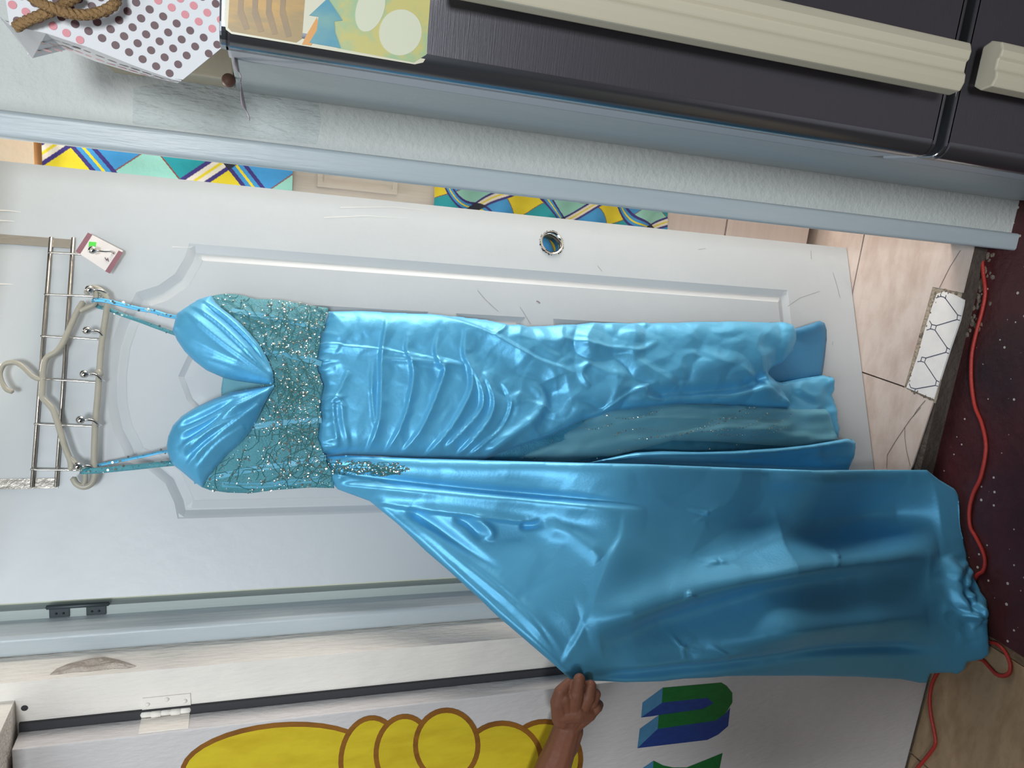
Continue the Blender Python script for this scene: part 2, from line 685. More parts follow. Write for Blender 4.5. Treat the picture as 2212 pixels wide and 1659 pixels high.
ribbon('crack', [Z(hl[-1], 1700, 480, 3.949), Z([(1480, 240), (1390, 380), (1300, 560)], 1700, 480, 3.949), Z([(1140, 0), (1050, 105), (1005, 170), (930, 280), (855, 405), (850, 520)], 1700, 880, 3.949), Z([(1005, 170), (1005, 260), (1020, 370), (1050, 500)], 1700, 880, 3.949),
                 Z([(1180, 1520), (1110, 1600), (1075, 1659)], 1700, 480, 3.949)], 0.0006, 0.0016, M_CRACK, fl3)
# crumbled mortar round the fragment and along the step
mb = MB()
r = random.Random(3)
ring = [tuple(p[:2]) for p in hexw]
for i in range(135):
    if i < 90:
        a = r.randrange(len(ring))
        b = (a + 1) % len(ring)
        t = r.random()
        if ring[a][1] < 1.46 and ring[b][1] < 1.46:
            continue
        x = ring[a][0] + (ring[b][0] - ring[a][0]) * t + r.gauss(0, .003)
        y = ring[a][1] + (ring[b][1] - ring[a][1]) * t + r.gauss(0, .003)
        z, s = 0.0, r.uniform(.003, .008)
    else:
        x, y, z, s = r.uniform(-.2, .01), 1.437 - abs(r.gauss(0, .014)), FZ, r.uniform(.004, .010)
    n = 6
    vs_ = [(x + s * r.uniform(.6, 1.2) * math.cos(2 * math.pi * q / n), y + s * r.uniform(.5, 1) * math.sin(2 * math.pi * q / n), z) for q in range(n)] + [(x + r.gauss(0, .001), y, z + s * r.uniform(.15, .4))]
    mb.add(vs_, [(q, (q + 1) % n, n) for q in range(n)])
mb.build('mortar_crumbs', mat('mortar', (128, 116, 102), .95, bump=(120, .6), var=(60, .7, (92, 82, 72))), fl3, kind='stuff')

# walls
wr = struct(MB().box((0.0525, 1.385, FZ), (2.6, 1.50, 2.75)).build('wall_back', M_WALL))
MB().box((-0.85, 1.40, 2.13), (0.0525, 1.50, 2.75)).build('lintel', M_WALL, wr)
pp = on_y([(288, 190), (330, 182), (420, 178), (560, 200), (650, 215), (688, 222), (694, 262), (684, 312), (600, 304), (480, 290), (380, 279), (286, 268)], 1.3848)
MB().prism(pp, (0, 0.002, 0)).build('plaster_patch', M_ROUGH, wr)
cb = struct(MB().box((-2.6, 1.352, FZ), (-0.89, 1.50, 2.75)).build('wall_left', M_CREAM))
hd = MB().box((-2.6, 1.12, 2.012), (-0.925, 1.352, 2.75)).build('lintel', M_CREAM, cb)
struct(MB().box((-2.6, 2.6, 0), (2.2, 2.7, 2.8)).build('wall_far', mat('far_wall_paint', (228, 214, 192), .8, bump=(30, .2), var=(5, .5, (232, 198, 170)))))
struct(MB().box((2.0, 1.5, 0), (2.06, 2.6, 2.8)).build('wall_right', M_WALL))
M_BACK = mat('back_wall_paint', (84, 78, 74), .8, bump=(60, .2))
# front room behind the camera (only its light and reflections reach the picture)
struct(MB().box((-3.0, -3.06, FZ), (3.0, -3.0, 2.9)).build('wall_front', M_BACK))
struct(MB().box((-3.06, -3.0, FZ), (-3.0, 1.42, 2.9)).build('wall_side', M_BACK))


def moulding(name, x0, x1, y0, y1, z0, z1, m, rd=0.008):
    """board with eased front edges"""
    pts = []
    for cx_, cy_, a0 in ((x1 - rd, y0 + rd, -90), (x1, y1, None), (x0, y1, None), (x0 + rd, y0 + rd, 180)):
        if a0 is None:
            pts.append((cx_, cy_))
        else:
            for q in range(6):
                t = math.radians(a0 + q * 18)
                pts.append((cx_ + rd * math.cos(t), cy_ + rd * math.sin(t)))
    mb = MB().prism([(x, y, z0) for x, y in pts][::-1], (0, 0, z1 - z0))
    o = mb.build(name, m)
    o.data.polygons.foreach_set('use_smooth', [abs(p.normal.z) < .5 for p in o.data.polygons])
    o.data.set_sharp_from_angle(angle=math.radians(40))
    return struct(o)


moulding('trim_1', 0.0138, 0.0535, 1.362, 1.50, FZ + 0.001, 2.13, M_TRIM, 0.007)
moulding('trim_2', -0.889, -0.848, 1.425, 1.487, FZ + 0.001, 2.13, M_TRIM, 0.010)
struct(MB().box((-0.889, 1.487, FZ + .001), (-0.8285, 1.511, 2.13)).build('trim_3', M_JAMBSHADE))
struct(MB().box((-0.889, 1.511, FZ + .001), (-0.8245, 1.56, 2.13)).build('trim_4', M_JAMBLIT))

# plaster broken off the masonry edge beside the left casing
mb = MB()
r = random.Random(11)
M_CHIP = mat('broken_plaster', (192, 183, 174), .95, bump=(90, 1.0), var=(40, .7, (150, 138, 128)))
chips = Z([(370, 958), (420, 915), (500, 880), (600, 855), (690, 835), (780, 825), (880, 845), (960, 870), (1020, 895), (960, 910), (840, 915), (740, 925), (640, 935), (540, 940), (440, 955)], 0, 1180, 3.456)
cp = on_x(chips, -0.8896)
cen = cp.mean(0)
vs_ = [p for p in cp] + [cen + (cp[i] - cen) * .55 + np.array([.004 + .004 * r.random(), 0, r.gauss(0, .004)]) for i in range(len(cp))] + [cen + np.array([.002, 0, 0])]
n = len(cp)
mb.add(vs_, [(i, (i + 1) % n, n + (i + 1) % n, n + i) for i in range(n)] + [(n + i, n + (i + 1) % n, 2 * n) for i in range(n)])
mb.build('broken_plaster', M_CHIP, cb)

# ------------------------------------------------------------------ white moulded door, ajar
def ring_offset(poly, d):
    P = np.array(poly, float)
    a = P - np.roll(P, 1, 0)
    b = np.roll(P, -1, 0) - P
    a /= np.linalg.norm(a, axis=1)[:, None] + 1e-12
    b /= np.linalg.norm(b, axis=1)[:, None] + 1e-12
    na = np.stack([-a[:, 1], a[:, 0]], 1)
    nb = np.stack([-b[:, 1], b[:, 0]], 1)
    n_ = na + nb
    n_ /= np.linalg.norm(n_, axis=1)[:, None] + 1e-12
    c = np.clip((n_ * na).sum(1), .5, 1)
    return P + n_ * (d / c)[:, None]


UC = 0.333
half = door_uv([(411.6, 526.8), (402.5, 555.7), (381, 592), (344.7, 617), (297.6, 631.7), (286, 655), (262, 690), (243, 745), (234, 815)])
half = [(min(u, 0.622), z) for u, z in half]
right = [(UC + 0.289, 0.225), (UC + 0.289, half[0][1])] + half[1:]
right = [(UC + 0.289, 0.225)] + [(UC + (u - UC), z) for u, z in [(0.622, half[0][1])] + half[1:]]
right[-1] = (UC, right[-1][1])
outer = right + [(2 * UC - u, z) for u, z in right[-2::-1]]
A_in = [(.168, 1.248), (.168, 1.50), (.160, 1.58), (.138, 1.65), (.10, 1.71), (.05, 1.757), (0, 1.776)]
A_in = [(UC + a, z) for a, z in A_in] + [(UC - a, z) for a, z in A_in[-2::-1]]
B_in = [(UC + .168, 1.008), (UC + .168, 1.182), (UC - .168, 1.182), (UC - .168, 1.008)]
C_in = [(UC + .168, .36), (UC + .168, .936), (UC - .168, .936), (UC - .168, .36)]
hole_uv = door_uv([(1194, 525)])[0]
HR = 0.029
circ = [(hole_uv[0] + HR * math.cos(2 * math.pi * q / 40), hole_uv[1] + HR * math.sin(2 * math.pi * q / 40)) for q in range(40)]
rings, hts = [], []
for poly, prof in ((outer, ((0, 0), (.003, -.0016), (.017, -.0085), (.020, -.0085), (.034, -.002), (.0365, .0002))),
                   (A_in, ((0, 0), (.002, -.0015), (.011, -.006), (.026, -.0006), (.029, 0))),
                   (B_in, ((0, 0), (.002, -.0015), (.011, -.006), (.026, -.0006), (.029, 0))),
                   (C_in, ((0, 0), (.002, -.0015), (.011, -.006), (.026, -.0006), (.029, 0)))):
    base_ = densify(poly, 0.012)
    for d_, h_ in prof:
        rg = ring_offset(base_, d_)
        if d_ > 0:
            rg = rg[(seg_dist(rg, base_, True)[0] > d_ * .985) & inside(rg, base_)]
        rings.append(rg)
        hts.append(np.full(len(rg), h_))
UL, UR, DT = -0.1005, 0.7655, 2.125
V2, T = fill([(UL, 0.0), (UR, 0.0), (UR, DT), (UL, DT)], 0.035, holes=[circ], rings=rings)
allr, allh = np.vstack(rings), np.hstack(hts)
H = np.zeros(len(V2))
for i in range(0, len(V2), 2000):
    d2 = ((V2[i:i + 2000, None] - allr[None]) ** 2).sum(-1)
    j = d2.argmin(1)
    ok = d2[np.arange(len(j)), j] < 1e-9
    H[i:i + 2000][ok] = allh[j[ok]]
door = bpy.data.objects.new('door_1', None)
door.location = tuple(door_xyz(UL, 0))
C.objects.link(door)
struct(door)
door['label'] = 'white moulded panel door standing ajar, with an empty round lock hole'
P = DD[None] * V2[:, :1] + DN[None] * (DK - H)[:, None]
P[:, 2] = V2[:, 1] + 0.003
TH = 0.036
n = len(P)
Pb = DD[None] * V2[:, :1] + DN[None] * (DK + TH)
Pb[:, 2] = V2[:, 1] + 0.003
fs = [tuple(t) for t in T] + [tuple(t[::-1] + n) for t in T] + [(b_, a_, a_ + n, b_ + n) for a_, b_ in rim_edges(T)]
leaf = link('door_leaf', np.vstack([P, Pb]), fs, M_DOOR, door)
leaf.data.polygons.foreach_set('use_smooth', [True] * len(leaf.data.polygons))
leaf.data.set_sharp_from_angle(angle=math.radians(12))
# chrome sleeve left in the lock hole
mb = MB()
seg = 40
vs_ = []
for off, rr in ((0.0035, HR + .0015), (0.0035, HR - .003), (-TH - .002, HR - .003), (-TH - .002, HR)):
    for q in range(seg):
        t = 2 * math.pi * q / seg
        vs_.append(door_xyz(hole_uv[0] + rr * math.cos(t), hole_uv[1] + .003 + rr * math.sin(t), off))
mb.add(vs_, [(k_ * seg + q, k_ * seg + (q + 1) % seg, (k_ + 1) * seg + (q + 1) % seg, (k_ + 1) * seg + q) for k_ in range(3) for q in range(seg)])
o = mb.build('lock_sleeve', M_CHROME, door, smooth=True)
# chipped edge along the sleeve and the latch side
mb = MB()
r = random.Random(5)
for q in range(70):
    t = r.uniform(0, 6.28)
    a = HR + r.uniform(.001, .004)
    u, z = hole_uv[0] + a * math.cos(t), hole_uv[1] + .003 + a * math.sin(t)
    s = r.uniform(.0008, .0025)
    mb.add([door_xyz(u + s * r.uniform(.5, 1) * math.cos(w), z + s * math.sin(w), .0006) for w in (0, 1.3, 2.6, 3.9, 5.2)], [(0, 1, 2, 3, 4)])
mb.build('paint_chips', mat('bare_metal_chip', (60, 56, 54), .7), door, kind='stuff')
# scratches on the paint
mb = MB()
for px_, c_ in ((Z([(78, 460), (120, 510), (188, 572)], 1000, 440, 2.458), 0), (Z([(303, 547), (330, 590), (360, 640)], 1000, 440, 2.458), 0), (Z([(1725, 545), (1790, 500), (1895, 465)], 1000, 440, 2.458), 0),
                (Z([(1965, 365), (1985, 430), (2003, 500)], 1000, 440, 2.458), 0), (Z([(1848, 250), (1850, 295)], 1000, 440, 2.458), 0), (Z([(1248, 244), (1290, 238)], 1000, 440, 2.458), 0), (Z([(715, 330), (728, 345), (738, 358)], 1000, 440, 2.458), 0),
                (Z([(390, 517), (400, 520), (410, 528)], 1000, 440, 2.458), 1), (Z([(390, 1018), (388, 1050)], 1700, 480, 3.949), 0)):
    q_ = on_door(px_, .0007)
    w_ = .003 if c_ else .0009
    T_ = np.gradient(q_, axis=0)
    T_ /= np.linalg.norm(T_, axis=1)[:, None]
    S_ = np.cross(T_, DN) * w_ / 2
    k_ = len(q_)
    mb.add(list(q_ + S_) + list(q_ - S_), [(i, i + 1, i + 1 + k_, i + k_) for i in range(k_ - 1)])
mb.build('scratches', mat('paint_scratch', (128, 122, 122), .8), door, kind='stuff')
mb = MB()
for px_ in ([(-5, 454), (20, 455), (45, 458)], [(-5, 476), (15, 477), (32, 478)], [(-5, 613), (28, 614)], [(372, 533), (395, 534), (416, 534)], [(700, 470), (790, 466), (880, 471)], [(735, 448), (850, 447), (930, 455)]):
    q_ = on_door(px_, .0006)
    T_ = np.gradient(q_, axis=0)
    T_ /= np.linalg.norm(T_, axis=1)[:, None]
    S_ = np.cross(T_, DN) * (.0035 if px_[0][0] < 0 else .0014) / 2 * np.linspace(1, .2, len(q_))[:, None]
    k_ = len(q_)
    mb.add(list(q_ + S_) + list(q_ - S_), [(i, i + 1, i + 1 + k_, i + k_) for i in range(k_ - 1)])
mb.build('paint_strokes', mat('fresh_white_paint', (228, 226, 220), .6), door, kind='stuff')
# dark butt hinge between leaf and jamb
hz = on_y([(107, 1330), (230, 1322)], 1.487)
z1, z0 = hz[0][2], hz[1][2]
hg = MB().box((-.8465, 1.4835, z0), (-.827, 1.487, z0 + .034)).box((-.8465, 1.4835, z1 - .034), (-.827, 1.487, z1)).build('hinge', M_HINGEDK, door, bevel=.001)
MB().tube([(-.8255, 1.486, z0 - .004), (-.8255, 1.486, z1 + .004)], .0042, 10, 0).build('hinge_pin', M_HINGEDK, hg, smooth=True)
sb = MB()
for zz in (z0 + .012, z0 + .024, z1 - .012, z1 - .024):
    sb.sphere((-.838, 1.4835, zz), .0022, 8, 6)
sb.build('screws', mat('dark_screw', (44, 48, 50), .5, .6), hg, smooth=True)

# ------------------------------------------------------------------ board door with the painted mural
pd = bpy.data.objects.new('door_2', None)
pd.location = (-0.984, 1.30, FZ)
C.objects.link(pd)
struct(pd)
pd['label'] = 'pinkish white hinged board door painted with a yellow shape and blue-green letters'
MY = 1.299
MB().box((-1.75, MY, FZ + .008), (-0.984, 1.345, 2.006)).build('board', M_MURAL, pd, bevel=.0025)
MB().box((-1.75, 1.345, FZ + .008), (-0.969, 1.3518, 2.006)).build('dark_gap', M_VOID, pd)
hpl = on_y(Z([(1062, 1132), (1422, 1095), (1428, 1218), (1060, 1262)], 0, 1180, 3.456), 1.3518)
hA = MB().prism(hpl, (0, -.0022, 0)).build('hinge', M_CREAM, pd, bevel=.0006)
zt, zb = hpl[0][2] + .001, hpl[1][2]
kx = -0.9765
for q in range(5):
    a_, b_ = zt + (zb - zt) * (q + .04) / 5, zt + (zb - zt) * (q + .96) / 5
    MB().tube([(kx, 1.347 - .002 * (q % 2), a_), (kx, 1.347 - .002 * (q % 2), b_)], .0062, 12, 0).build('knuckle', M_CREAM, hA, smooth=True)
MB().box((-.984, 1.303, zb), (-.9822, 1.344, zt)).build('hinge_leaf', M_CREAM, hA, bevel=.0006)
for c_ in Z([(1100, 1180), (1245, 1143), (1380, 1155)], 0, 1180, 3.456):
    p = on_y([c_], 1.3496)[0]
    MB().cyl((p[0], 1.3485, p[2]), (p[0], 1.3502, p[2]), .0042, .0046, 14).build('screw', M_CREAM, hA, smooth=True)
p = on_y(Z([(183, 1208)], 0, 1180, 3.456), 1.3517)[0]
MB().cyl((p[0], 1.3512, p[2]), (p[0], 1.3522, p[2]), .0055, None, 14).build('bolt_hole', M_VOID, cb)


def paint(name, polys, m, lift=0.0005, parent=pd):
    mb = MB()
    for pl in polys:
        q = on_y(pl, MY - lift)
        v2 = [(p[0], p[2]) for p in q]
        V_, T_ = fill(v2, .02)
        mb.add([(x, MY - lift, z) for x, z in V_], [tuple(t) for t in T_])
    return mb.build(name, m, parent)


hz_ = (1000, 1300, 3.3515)
M_GRN = mat('mural_green', (22, 112, 52), .45, var=(40, .5, (14, 84, 40), (3, 1, 1)))
M_NAVY = mat('mural_blue', (36, 66, 140), .45, var=(40, .5, (26, 48, 108), (3, 1, 1)))
M_SKY = mat('mural_light_blue', (76, 134, 172), .45, var=(40, .4, (56, 108, 150)))
M_YEL = mat('mural_yellow', (214, 192, 46), .45, var=(26, .6, (186, 158, 30), (1, 1, .35)))
M_BRN = mat('mural_brown', (146, 96, 34), .5, var=(40, .6, (104, 64, 24), (1, 1, .4)))
M_PNK = mat('mural_pink', (188, 110, 150), .5, var=(30, .4, (160, 84, 128)))
paint('letter_u_face', [Z([(1447, 622), (1870, 585), (1910, 610), (1950, 660), (1950, 730), (1900, 810), (1830, 860), (1410, 920), (1418, 820), (1740, 775), (1815, 735), (1770, 695), (1440, 730)], *hz_)], M_GRN, .0007)
paint('letter_u_side', [Z([(1410, 920), (1830, 860), (1900, 810), (1935, 765), (1920, 900), (1850, 960), (1770, 1000), (1263, 1060)], *hz_),
                        Z([(1440, 730), (1770, 695), (1815, 735), (1740, 775), (1418, 820), (1375, 828), (1290, 838)], *hz_)], M_NAVY)
paint('letter_u_top', [Z([(1300, 730), (1447, 622), (1440, 732), (1290, 838)], *hz_), Z([(1280, 920), (1418, 820), (1410, 920), (1263, 1060)], *hz_)], M_SKY, .0006)
paint('letter_face', [Z([(1380, 1150), (1450, 1185), (1520, 1200), (1620, 1200), (1880, 1095), (1840, 1300), (1370, 1330)], *hz_)], M_GRN, .0007)
paint('letter_side', [Z([(1300, 1205), (1380, 1150), (1372, 1330), (1280, 1330)], *hz_)], M_SKY)


def blob(cx_, cy_, rx, ry, a0=0, n=36):
    return [(cx_ + rx * math.cos(t) * math.cos(a0) - ry * math.sin(t) * math.sin(a0), cy_ + rx * math.cos(t) * math.sin(a0) + ry * math.sin(t) * math.cos(a0)) for t in [2 * math.pi * q / n for q in range(n)]]


# a plain scalloped yellow shape with a brown outline (stand-in for the painted figure)
lobes = [(600, 1650, 205, 82, -.10), (1175, 1640, 78, 80, .2), (800, 1640, 62, 88, .1), (872, 1625, 58, 76, .1), (1085, 1640, 82, 76, 0), (965, 1610, 66, 74, 0)]
for q, (a, b, c, d, e) in enumerate(lobes):
    lb = paint('yellow_lobe_outline', [blob(a, b, c + 7, d + 7, e)], M_BRN, .0004 + .0002 * q)
    paint('yellow_lobe', [blob(a, b, c - 4, d - 4, e)], M_YEL, .0005 + .0002 * q)

# ------------------------------------------------------------------ refrigerator
M_FSIDE = mat('fridge_side_enamel', (176, 182, 182), .45, bump=(60, .12), var=(6, .4, (162, 168, 170), (2, 2, .5)))
M_FFRONT = mat('fridge_dark_steel', (98, 96, 102), .36, .75, bump=(120, .06, (.2, 1, 6)))
M_FTRIM = mat('fridge_edge_steel', (128, 132, 138), .22, .9)
M_FGREY = mat('fridge_door_liner', (188, 190, 196), .5)
M_FDARK = mat('fridge_gap', (30, 28, 30), .6)
M_HANDLE = mat('champagne_handle', (208, 200, 178), .38, .25)
fx0, fx1, fy0, fy1, ft = 0.1245, 0.70, 0.882, 1.383, 1.675
fr = thing('refrigerator', 'dark steel two-door refrigerator with champagne handles standing beside the door frame', 'refrigerator', (fx0, fy1, FZ))
MB().box((fx0 + .002, fy0 + .124, FZ + .03), (fx1, fy1, ft - .002)).build('body', M_FSIDE, fr, bevel=.004)
MB().box((fx0 + .02, fy0 + .06, FZ), (fx1 - .02, fy1 - .03, FZ + .03)).build('plinth', M_FDARK, fr)
MB().box((fx0 + .007, fy0 + .118, FZ + .05), (fx1 - .006, fy0 + .124, ft - .015)).build('gasket', mat('gasket_rubber', (96, 98, 108), .7), fr)


def fdoor(z0, z1):
    d = MB().box((fx0 + .001, fy0 + .045, z0), (fx1, fy0 + .118, z1)).build('door', M_FGREY, fr, bevel=.004)
    # curved steel skin with rounded vertical edges
    pts = []
    rd = .02
    for q in range(8):
        t = math.radians(180 + q * 90 / 7)
        pts.append((fx0 + rd + rd * math.cos(t), fy0 + rd + rd * math.sin(t)))
    for q in range(8):
        t = math.radians(270 + q * 90 / 7)
        pts.append((fx1 - rd + rd * math.cos(t), fy0 + rd + rd * math.sin(t)))
    pts += [(fx1, fy0 + .045), (fx0, fy0 + .045)]
    o = MB().prism([(x, y, z0) for x, y in pts][::-1], (0, 0, z1 - z0)).build('door_skin', M_FFRONT, d)
    o.data.polygons.foreach_set('use_smooth', [True] * len(o.data.polygons))
    o.data.set_sharp_from_angle(angle=math.radians(50))
    q_ = [(fx0 + rd + (rd + .0012) * math.cos(math.radians(t)), fy0 + rd + (rd + .0012) * math.sin(math.radians(t))) for t in range(178, 275, 12)]
    q_ += [(fx0 + rd + (rd - .002) * math.cos(math.radians(t)), fy0 + rd + (rd - .002) * math.sin(math.radians(t))) for t in range(274, 177, -12)]
    tr = MB().prism([(x, y, z0 + .004) for x, y in q_][::-1], (0, 0, z1 - z0 - .008)).build('edge_highlight', M_FTRIM, d)  # brighter strip stands in for the highlight on the rounded edge
    tr.data.polygons.foreach_set('use_smooth', [abs(p.normal.z) < .5 for p in tr.data.polygons])
    tr.data.set_sharp_from_angle(angle=math.radians(50))
    for zz in (z0 - .006, z1 - .004):
        MB().prism([(x, y, zz) for x, y in pts][::-1], (0, 0, .01)).build('edge_cap', M_FTRIM, d, bevel=.002)
    return d


fd1 = fdoor(0.752, ft)
fd2 = fdoor(FZ + .06, 0.726)
MB().box((fx0 + .012, fy0 + .035, .7325), (fx0 + .06, fy0 + .085, .7455)).build('hinge_bracket', M_STEEL, fr, bevel=.002)


def handle(x0, x1, z0, z1, parent, y_out=.822):
    # ribbed vertical bar on two feet
    prof = [(x0, y_out + .02), (x0 + .004, y_out + .004), (x0 + .014, y_out), ((x0 + x1) / 2 - .009, y_out + .001), ((x0 + x1) / 2 - .006, y_out + .004),
            ((x0 + x1) / 2 + .006, y_out + .004), ((x0 + x1) / 2 + .009, y_out + .001), (x1 - .014, y_out), (x1 - .004, y_out + .004), (x1, y_out + .02), (x1 - .006, y_out + .032), (x0 + .006, y_out + .032)]
    h = MB().prism([(x, y, z0) for x, y in prof][::-1], (0, 0, z1 - z0)).build('handle', M_HANDLE, parent, bevel=.0035)
    for zz in (z0 + .02, z1 - .06):
        MB().box((x0 + .01, y_out + .03, zz), (x1 - .01, fy0 + .001, zz + .04)).build('handle_foot', M_HANDLE, h, bevel=.004)
    return h


handle(.196, .262, .783, 1.46, fd1)
handle(.212, .275, .20, .722, fd2, .832)
# food sticker on the upper door
stz = 1.474
spx = [(484, 8), (924, -60), (927, 0), (922, 118), (912, 134), (894, 138), (500, 72), (487, 62)]


def fpaint(name, polys, m, lift, parent):
    mb = MB()
    for pl in polys:
        q = on_y(pl, fy0 - lift)
        mb.prism(q, (0, .0006, 0))
    return mb.build(name, m, parent)


st = fpaint('sticker', [[(497, -170), (946, -170), (927, 0), (922, 122), (914, 135), (896, 139), (500, 73), (488, 64), (484, 40)]], mat('sticker_white', (206, 202, 180), .35), .0008, fd1)
fpaint('sticker_print', [[(504, -165), (671, -165), (652, 84), (640, 92), (500, 68), (492, 60)]], mat('print_corn', (190, 148, 78), .4, var=(30, .8, (148, 128, 88), (1.2, 1, .35), (.42, .58))), .0012, st)
fpaint('sticker_print', [[(716, -165), (941, -165), (921, 118), (894, 135), (728, 104), (700, 60)]], mat('print_fruit', (190, 182, 112), .4, var=(22, .9, (150, 180, 140), (1, 1, 1), (.45, .55))), .0012, st)
fpaint('sticker_print', [blob(800, 18, 30, 52, .3), blob(865, 70, 46, 50, .2)], mat('print_pale', (202, 204, 180), .4), .0016, st)
fpaint('sticker_print', [[(x + 16, -165), (x + 32, -165), (x + 20, 20), (x + 34, 62 + (x - 505) * .18), (x + 22, 64 + (x - 505) * .18), (x + 8, 30)] for x in (505, 536, 566, 596)], mat('print_dark_corn', (150, 122, 84), .4, var=(60, .6, (120, 112, 92))), .0016, st)
fpaint('sticker_print', [[(652, 96), (665, 70), (684, 38), (690, 60), (672, 98)]], mat('print_orange', (210, 148, 74), .4), .0016, st)
fpaint('sticker_arrow', [[(668, 33), (708, -4), (740, 44), (722, 46), (724, 70), (736, 104), (668, 92), (684, 66), (688, 36)]], mat('print_arrow', (72, 142, 164), .4, var=(20, .7, (128, 168, 150), (1, 1, .6))), .002, st)

# ------------------------------------------------------------------ things on the refrigerator
M_PAPER = mat('white_paper', (206, 207, 210), .5, bump=(8, .1))
bg = thing('gift_bag', 'white paper gift bag with maroon and pink dots and a rope handle', 'bag', tuple(on_y([(470, 110)], 1.02)[0]))
BY = 1.02


def bagpt(p, dy=0.0):
    q = on_y([p], BY + dy)[0]
    q[2] = max(q[2], ft + .003)
    return q


fpx = [(20, 52), (-10, -150), (560, -150), (600, 0), (478, 104), (395, 172), (375, 170), (290, 140), (190, 100), (100, 70)]
front = [bagpt(p) for p in fpx]
MB().prism(front, (0, .002, 0)).build('front_panel', M_PAPER, bg)
gpx = [((20, 52), 0), ((100, 70), 0), ((190, 100), 0), ((290, 140), 0), ((375, 170), 0), ((392, 173), 0)]
gback = [((-4, 30), .02), ((70, 124), .12), ((142, 106), .10), ((210, 132), .09), ((290, 156), .08), ((384, 178), .07)]
mb = MB()
vs_ = [bagpt(p, d) for p, d in gpx] + [bagpt(p, d) for p, d in gback]
mb.add(vs_, [(i, i + 1, 7 + i, 6 + i) for i in range(5)])
gus = mb.build('side_gusset', M_PAPER, bg)
gus.modifiers.new('thickness', 'SOLIDIFY').thickness = .001
MB().prism([bagpt(p, .12) for p in [(60, 118), (-10, -150), (560, -150), (600, 0), (478, 100), (395, 168), (290, 140), (190, 110), (130, 100)]], (0, .002, 0)).build('back_panel', M_PAPER, bg)
M_MAR = mat('dot_maroon', (84, 48, 54), .5)
M_PKD = mat('dot_pink', (204, 126, 134), .5)
dk, pk = MB(), MB()
for i in range(-20, 22):
    for j in range(-16, 12):
        x = 249.4 + i * 29.2 - j * 18.4
        y = 97.5 + i * 15.2 + j * 19.3
        if not (-20 < x < 560 and -150 < y < 170):
            continue
        if not inside([(x, y)], fpx)[0] or seg_dist([(x, y)], fpx, True)[0][0] < 7:
            continue
        c = bagpt((x, y), -.0006)
        tgt = pk if j in (1, -5, -6) or (i < -6 and j < 3) else dk
        rr = .0042
        tgt.add([(c[0] + rr * math.cos(2 * math.pi * q / 14), c[1], c[2] + rr * math.sin(2 * math.pi * q / 14)) for q in range(14)], [tuple(range(14))])
dk.build('maroon_dots', M_MAR, bg, kind='stuff')
pk.build('pink_dots', M_PKD, bg, kind='stuff')
gd, gp = MB(), MB()
for q in range(34):
    t = (q // 2 + .5) / 17
    k_ = min(4, int(t * 5))
    a_ = t * 5 - k_
    e0 = vs_[k_] * (1 - a_) + vs_[k_ + 1] * a_
    e1 = vs_[6 + k_] * (1 - a_) + vs_[7 + k_] * a_
    w = .35 if q % 2 else .7
    c = e0 * (1 - w) + e1 * w
    ax, ay = (vs_[k_ + 1] - vs_[k_]), (e1 - e0)
    ax, ay = ax / np.linalg.norm(ax), ay / np.linalg.norm(ay)
    nn = np.cross(ax, ay)
    if nn.dot(CAM - c) < 0:
        nn = -nn
    nn /= np.linalg.norm(nn)
    (gd if (q % 2 or t < .25) else gp).add([c + nn * .0012 + .005 * (ax * math.cos(2 * math.pi * s / 12) + ay * math.sin(2 * math.pi * s / 12)) for s in range(12)], [tuple(range(12))])
gd.build('maroon_dots', M_MAR, gus, kind='stuff')
gp.build('pink_dots', M_PKD, gus, kind='stuff')
M_ROPE = mat('twisted_rope', (150, 118, 78), .8, bump=(300, .6))


def rope(name, px_, dys, parent, rad=.0052):
    P = smooth_path([bagpt(p, d) for p, d in zip(px_, dys)], 10)
    T_ = np.gradient(P, axis=0)
    T_ /= np.linalg.norm(T_, axis=1)[:, None]
    a = np.cross(T_, [.2, 1, .1])
    a /= np.linalg.norm(a, axis=1)[:, None]
    b = np.cross(T_, a)
    ln = np.r_[0, np.cumsum(np.linalg.norm(np.diff(P, axis=0), axis=1))]
    mb = MB()
    for k_ in range(3):
        ph = ln / .018 * 2 * math.pi + k_ * 2.094
        mb.tube(P + rad * .55 * (a * np.cos(ph)[:, None] + b * np.sin(ph)[:, None]), rad * .62, 7, 0)
    return mb.build(name, M_ROPE, parent, smooth=True)


rope('rope_handle', [(36, 58), (48, 50), (80, 36), (120, 20), (170, -10)], [-.004, -.012, -.02, -.022, -.02], bg)
rope('rope_handle', [(58, -14), (78, 0), (105, 14), (145, 28), (185, 32), (222, 24), (248, 8), (252, -16)], [-.008, -.028, -.034, -.034, -.033, -.032, -.03, -.02], bg)

bx = thing('stand_in_box', 'plain beige box on top of the refrigerator added in place of the beige wall beyond', 'box', (.30, 1.30, ft))  # made-up box where the warmly lit wall surface would show
MB().box((.1285, 1.24, ft), (.46, 1.37, ft + .17)).build('body', mat('beige_card', (206, 194, 170), .7, bump=(40, .2)), bx, bevel=.003)
MB().box((.127, 1.238, ft + .13), (.462, 1.372, ft + .172)).build('lid', mat('beige_lid', (198, 186, 160), .7), bx, bevel=.003)
bp = on_y([(486, 180)], 1.21)[0]
mb = MB()
mb.sphere((bp[0] + .004, 1.205, ft + .005), .0095, 16, 10)
bb = mb.build('brown_ball', mat('brown_leather', (112, 78, 66), .5), None, smooth=True)
tag(bb, 'small round brown object on the refrigerator edge by the beige box', 'ball')

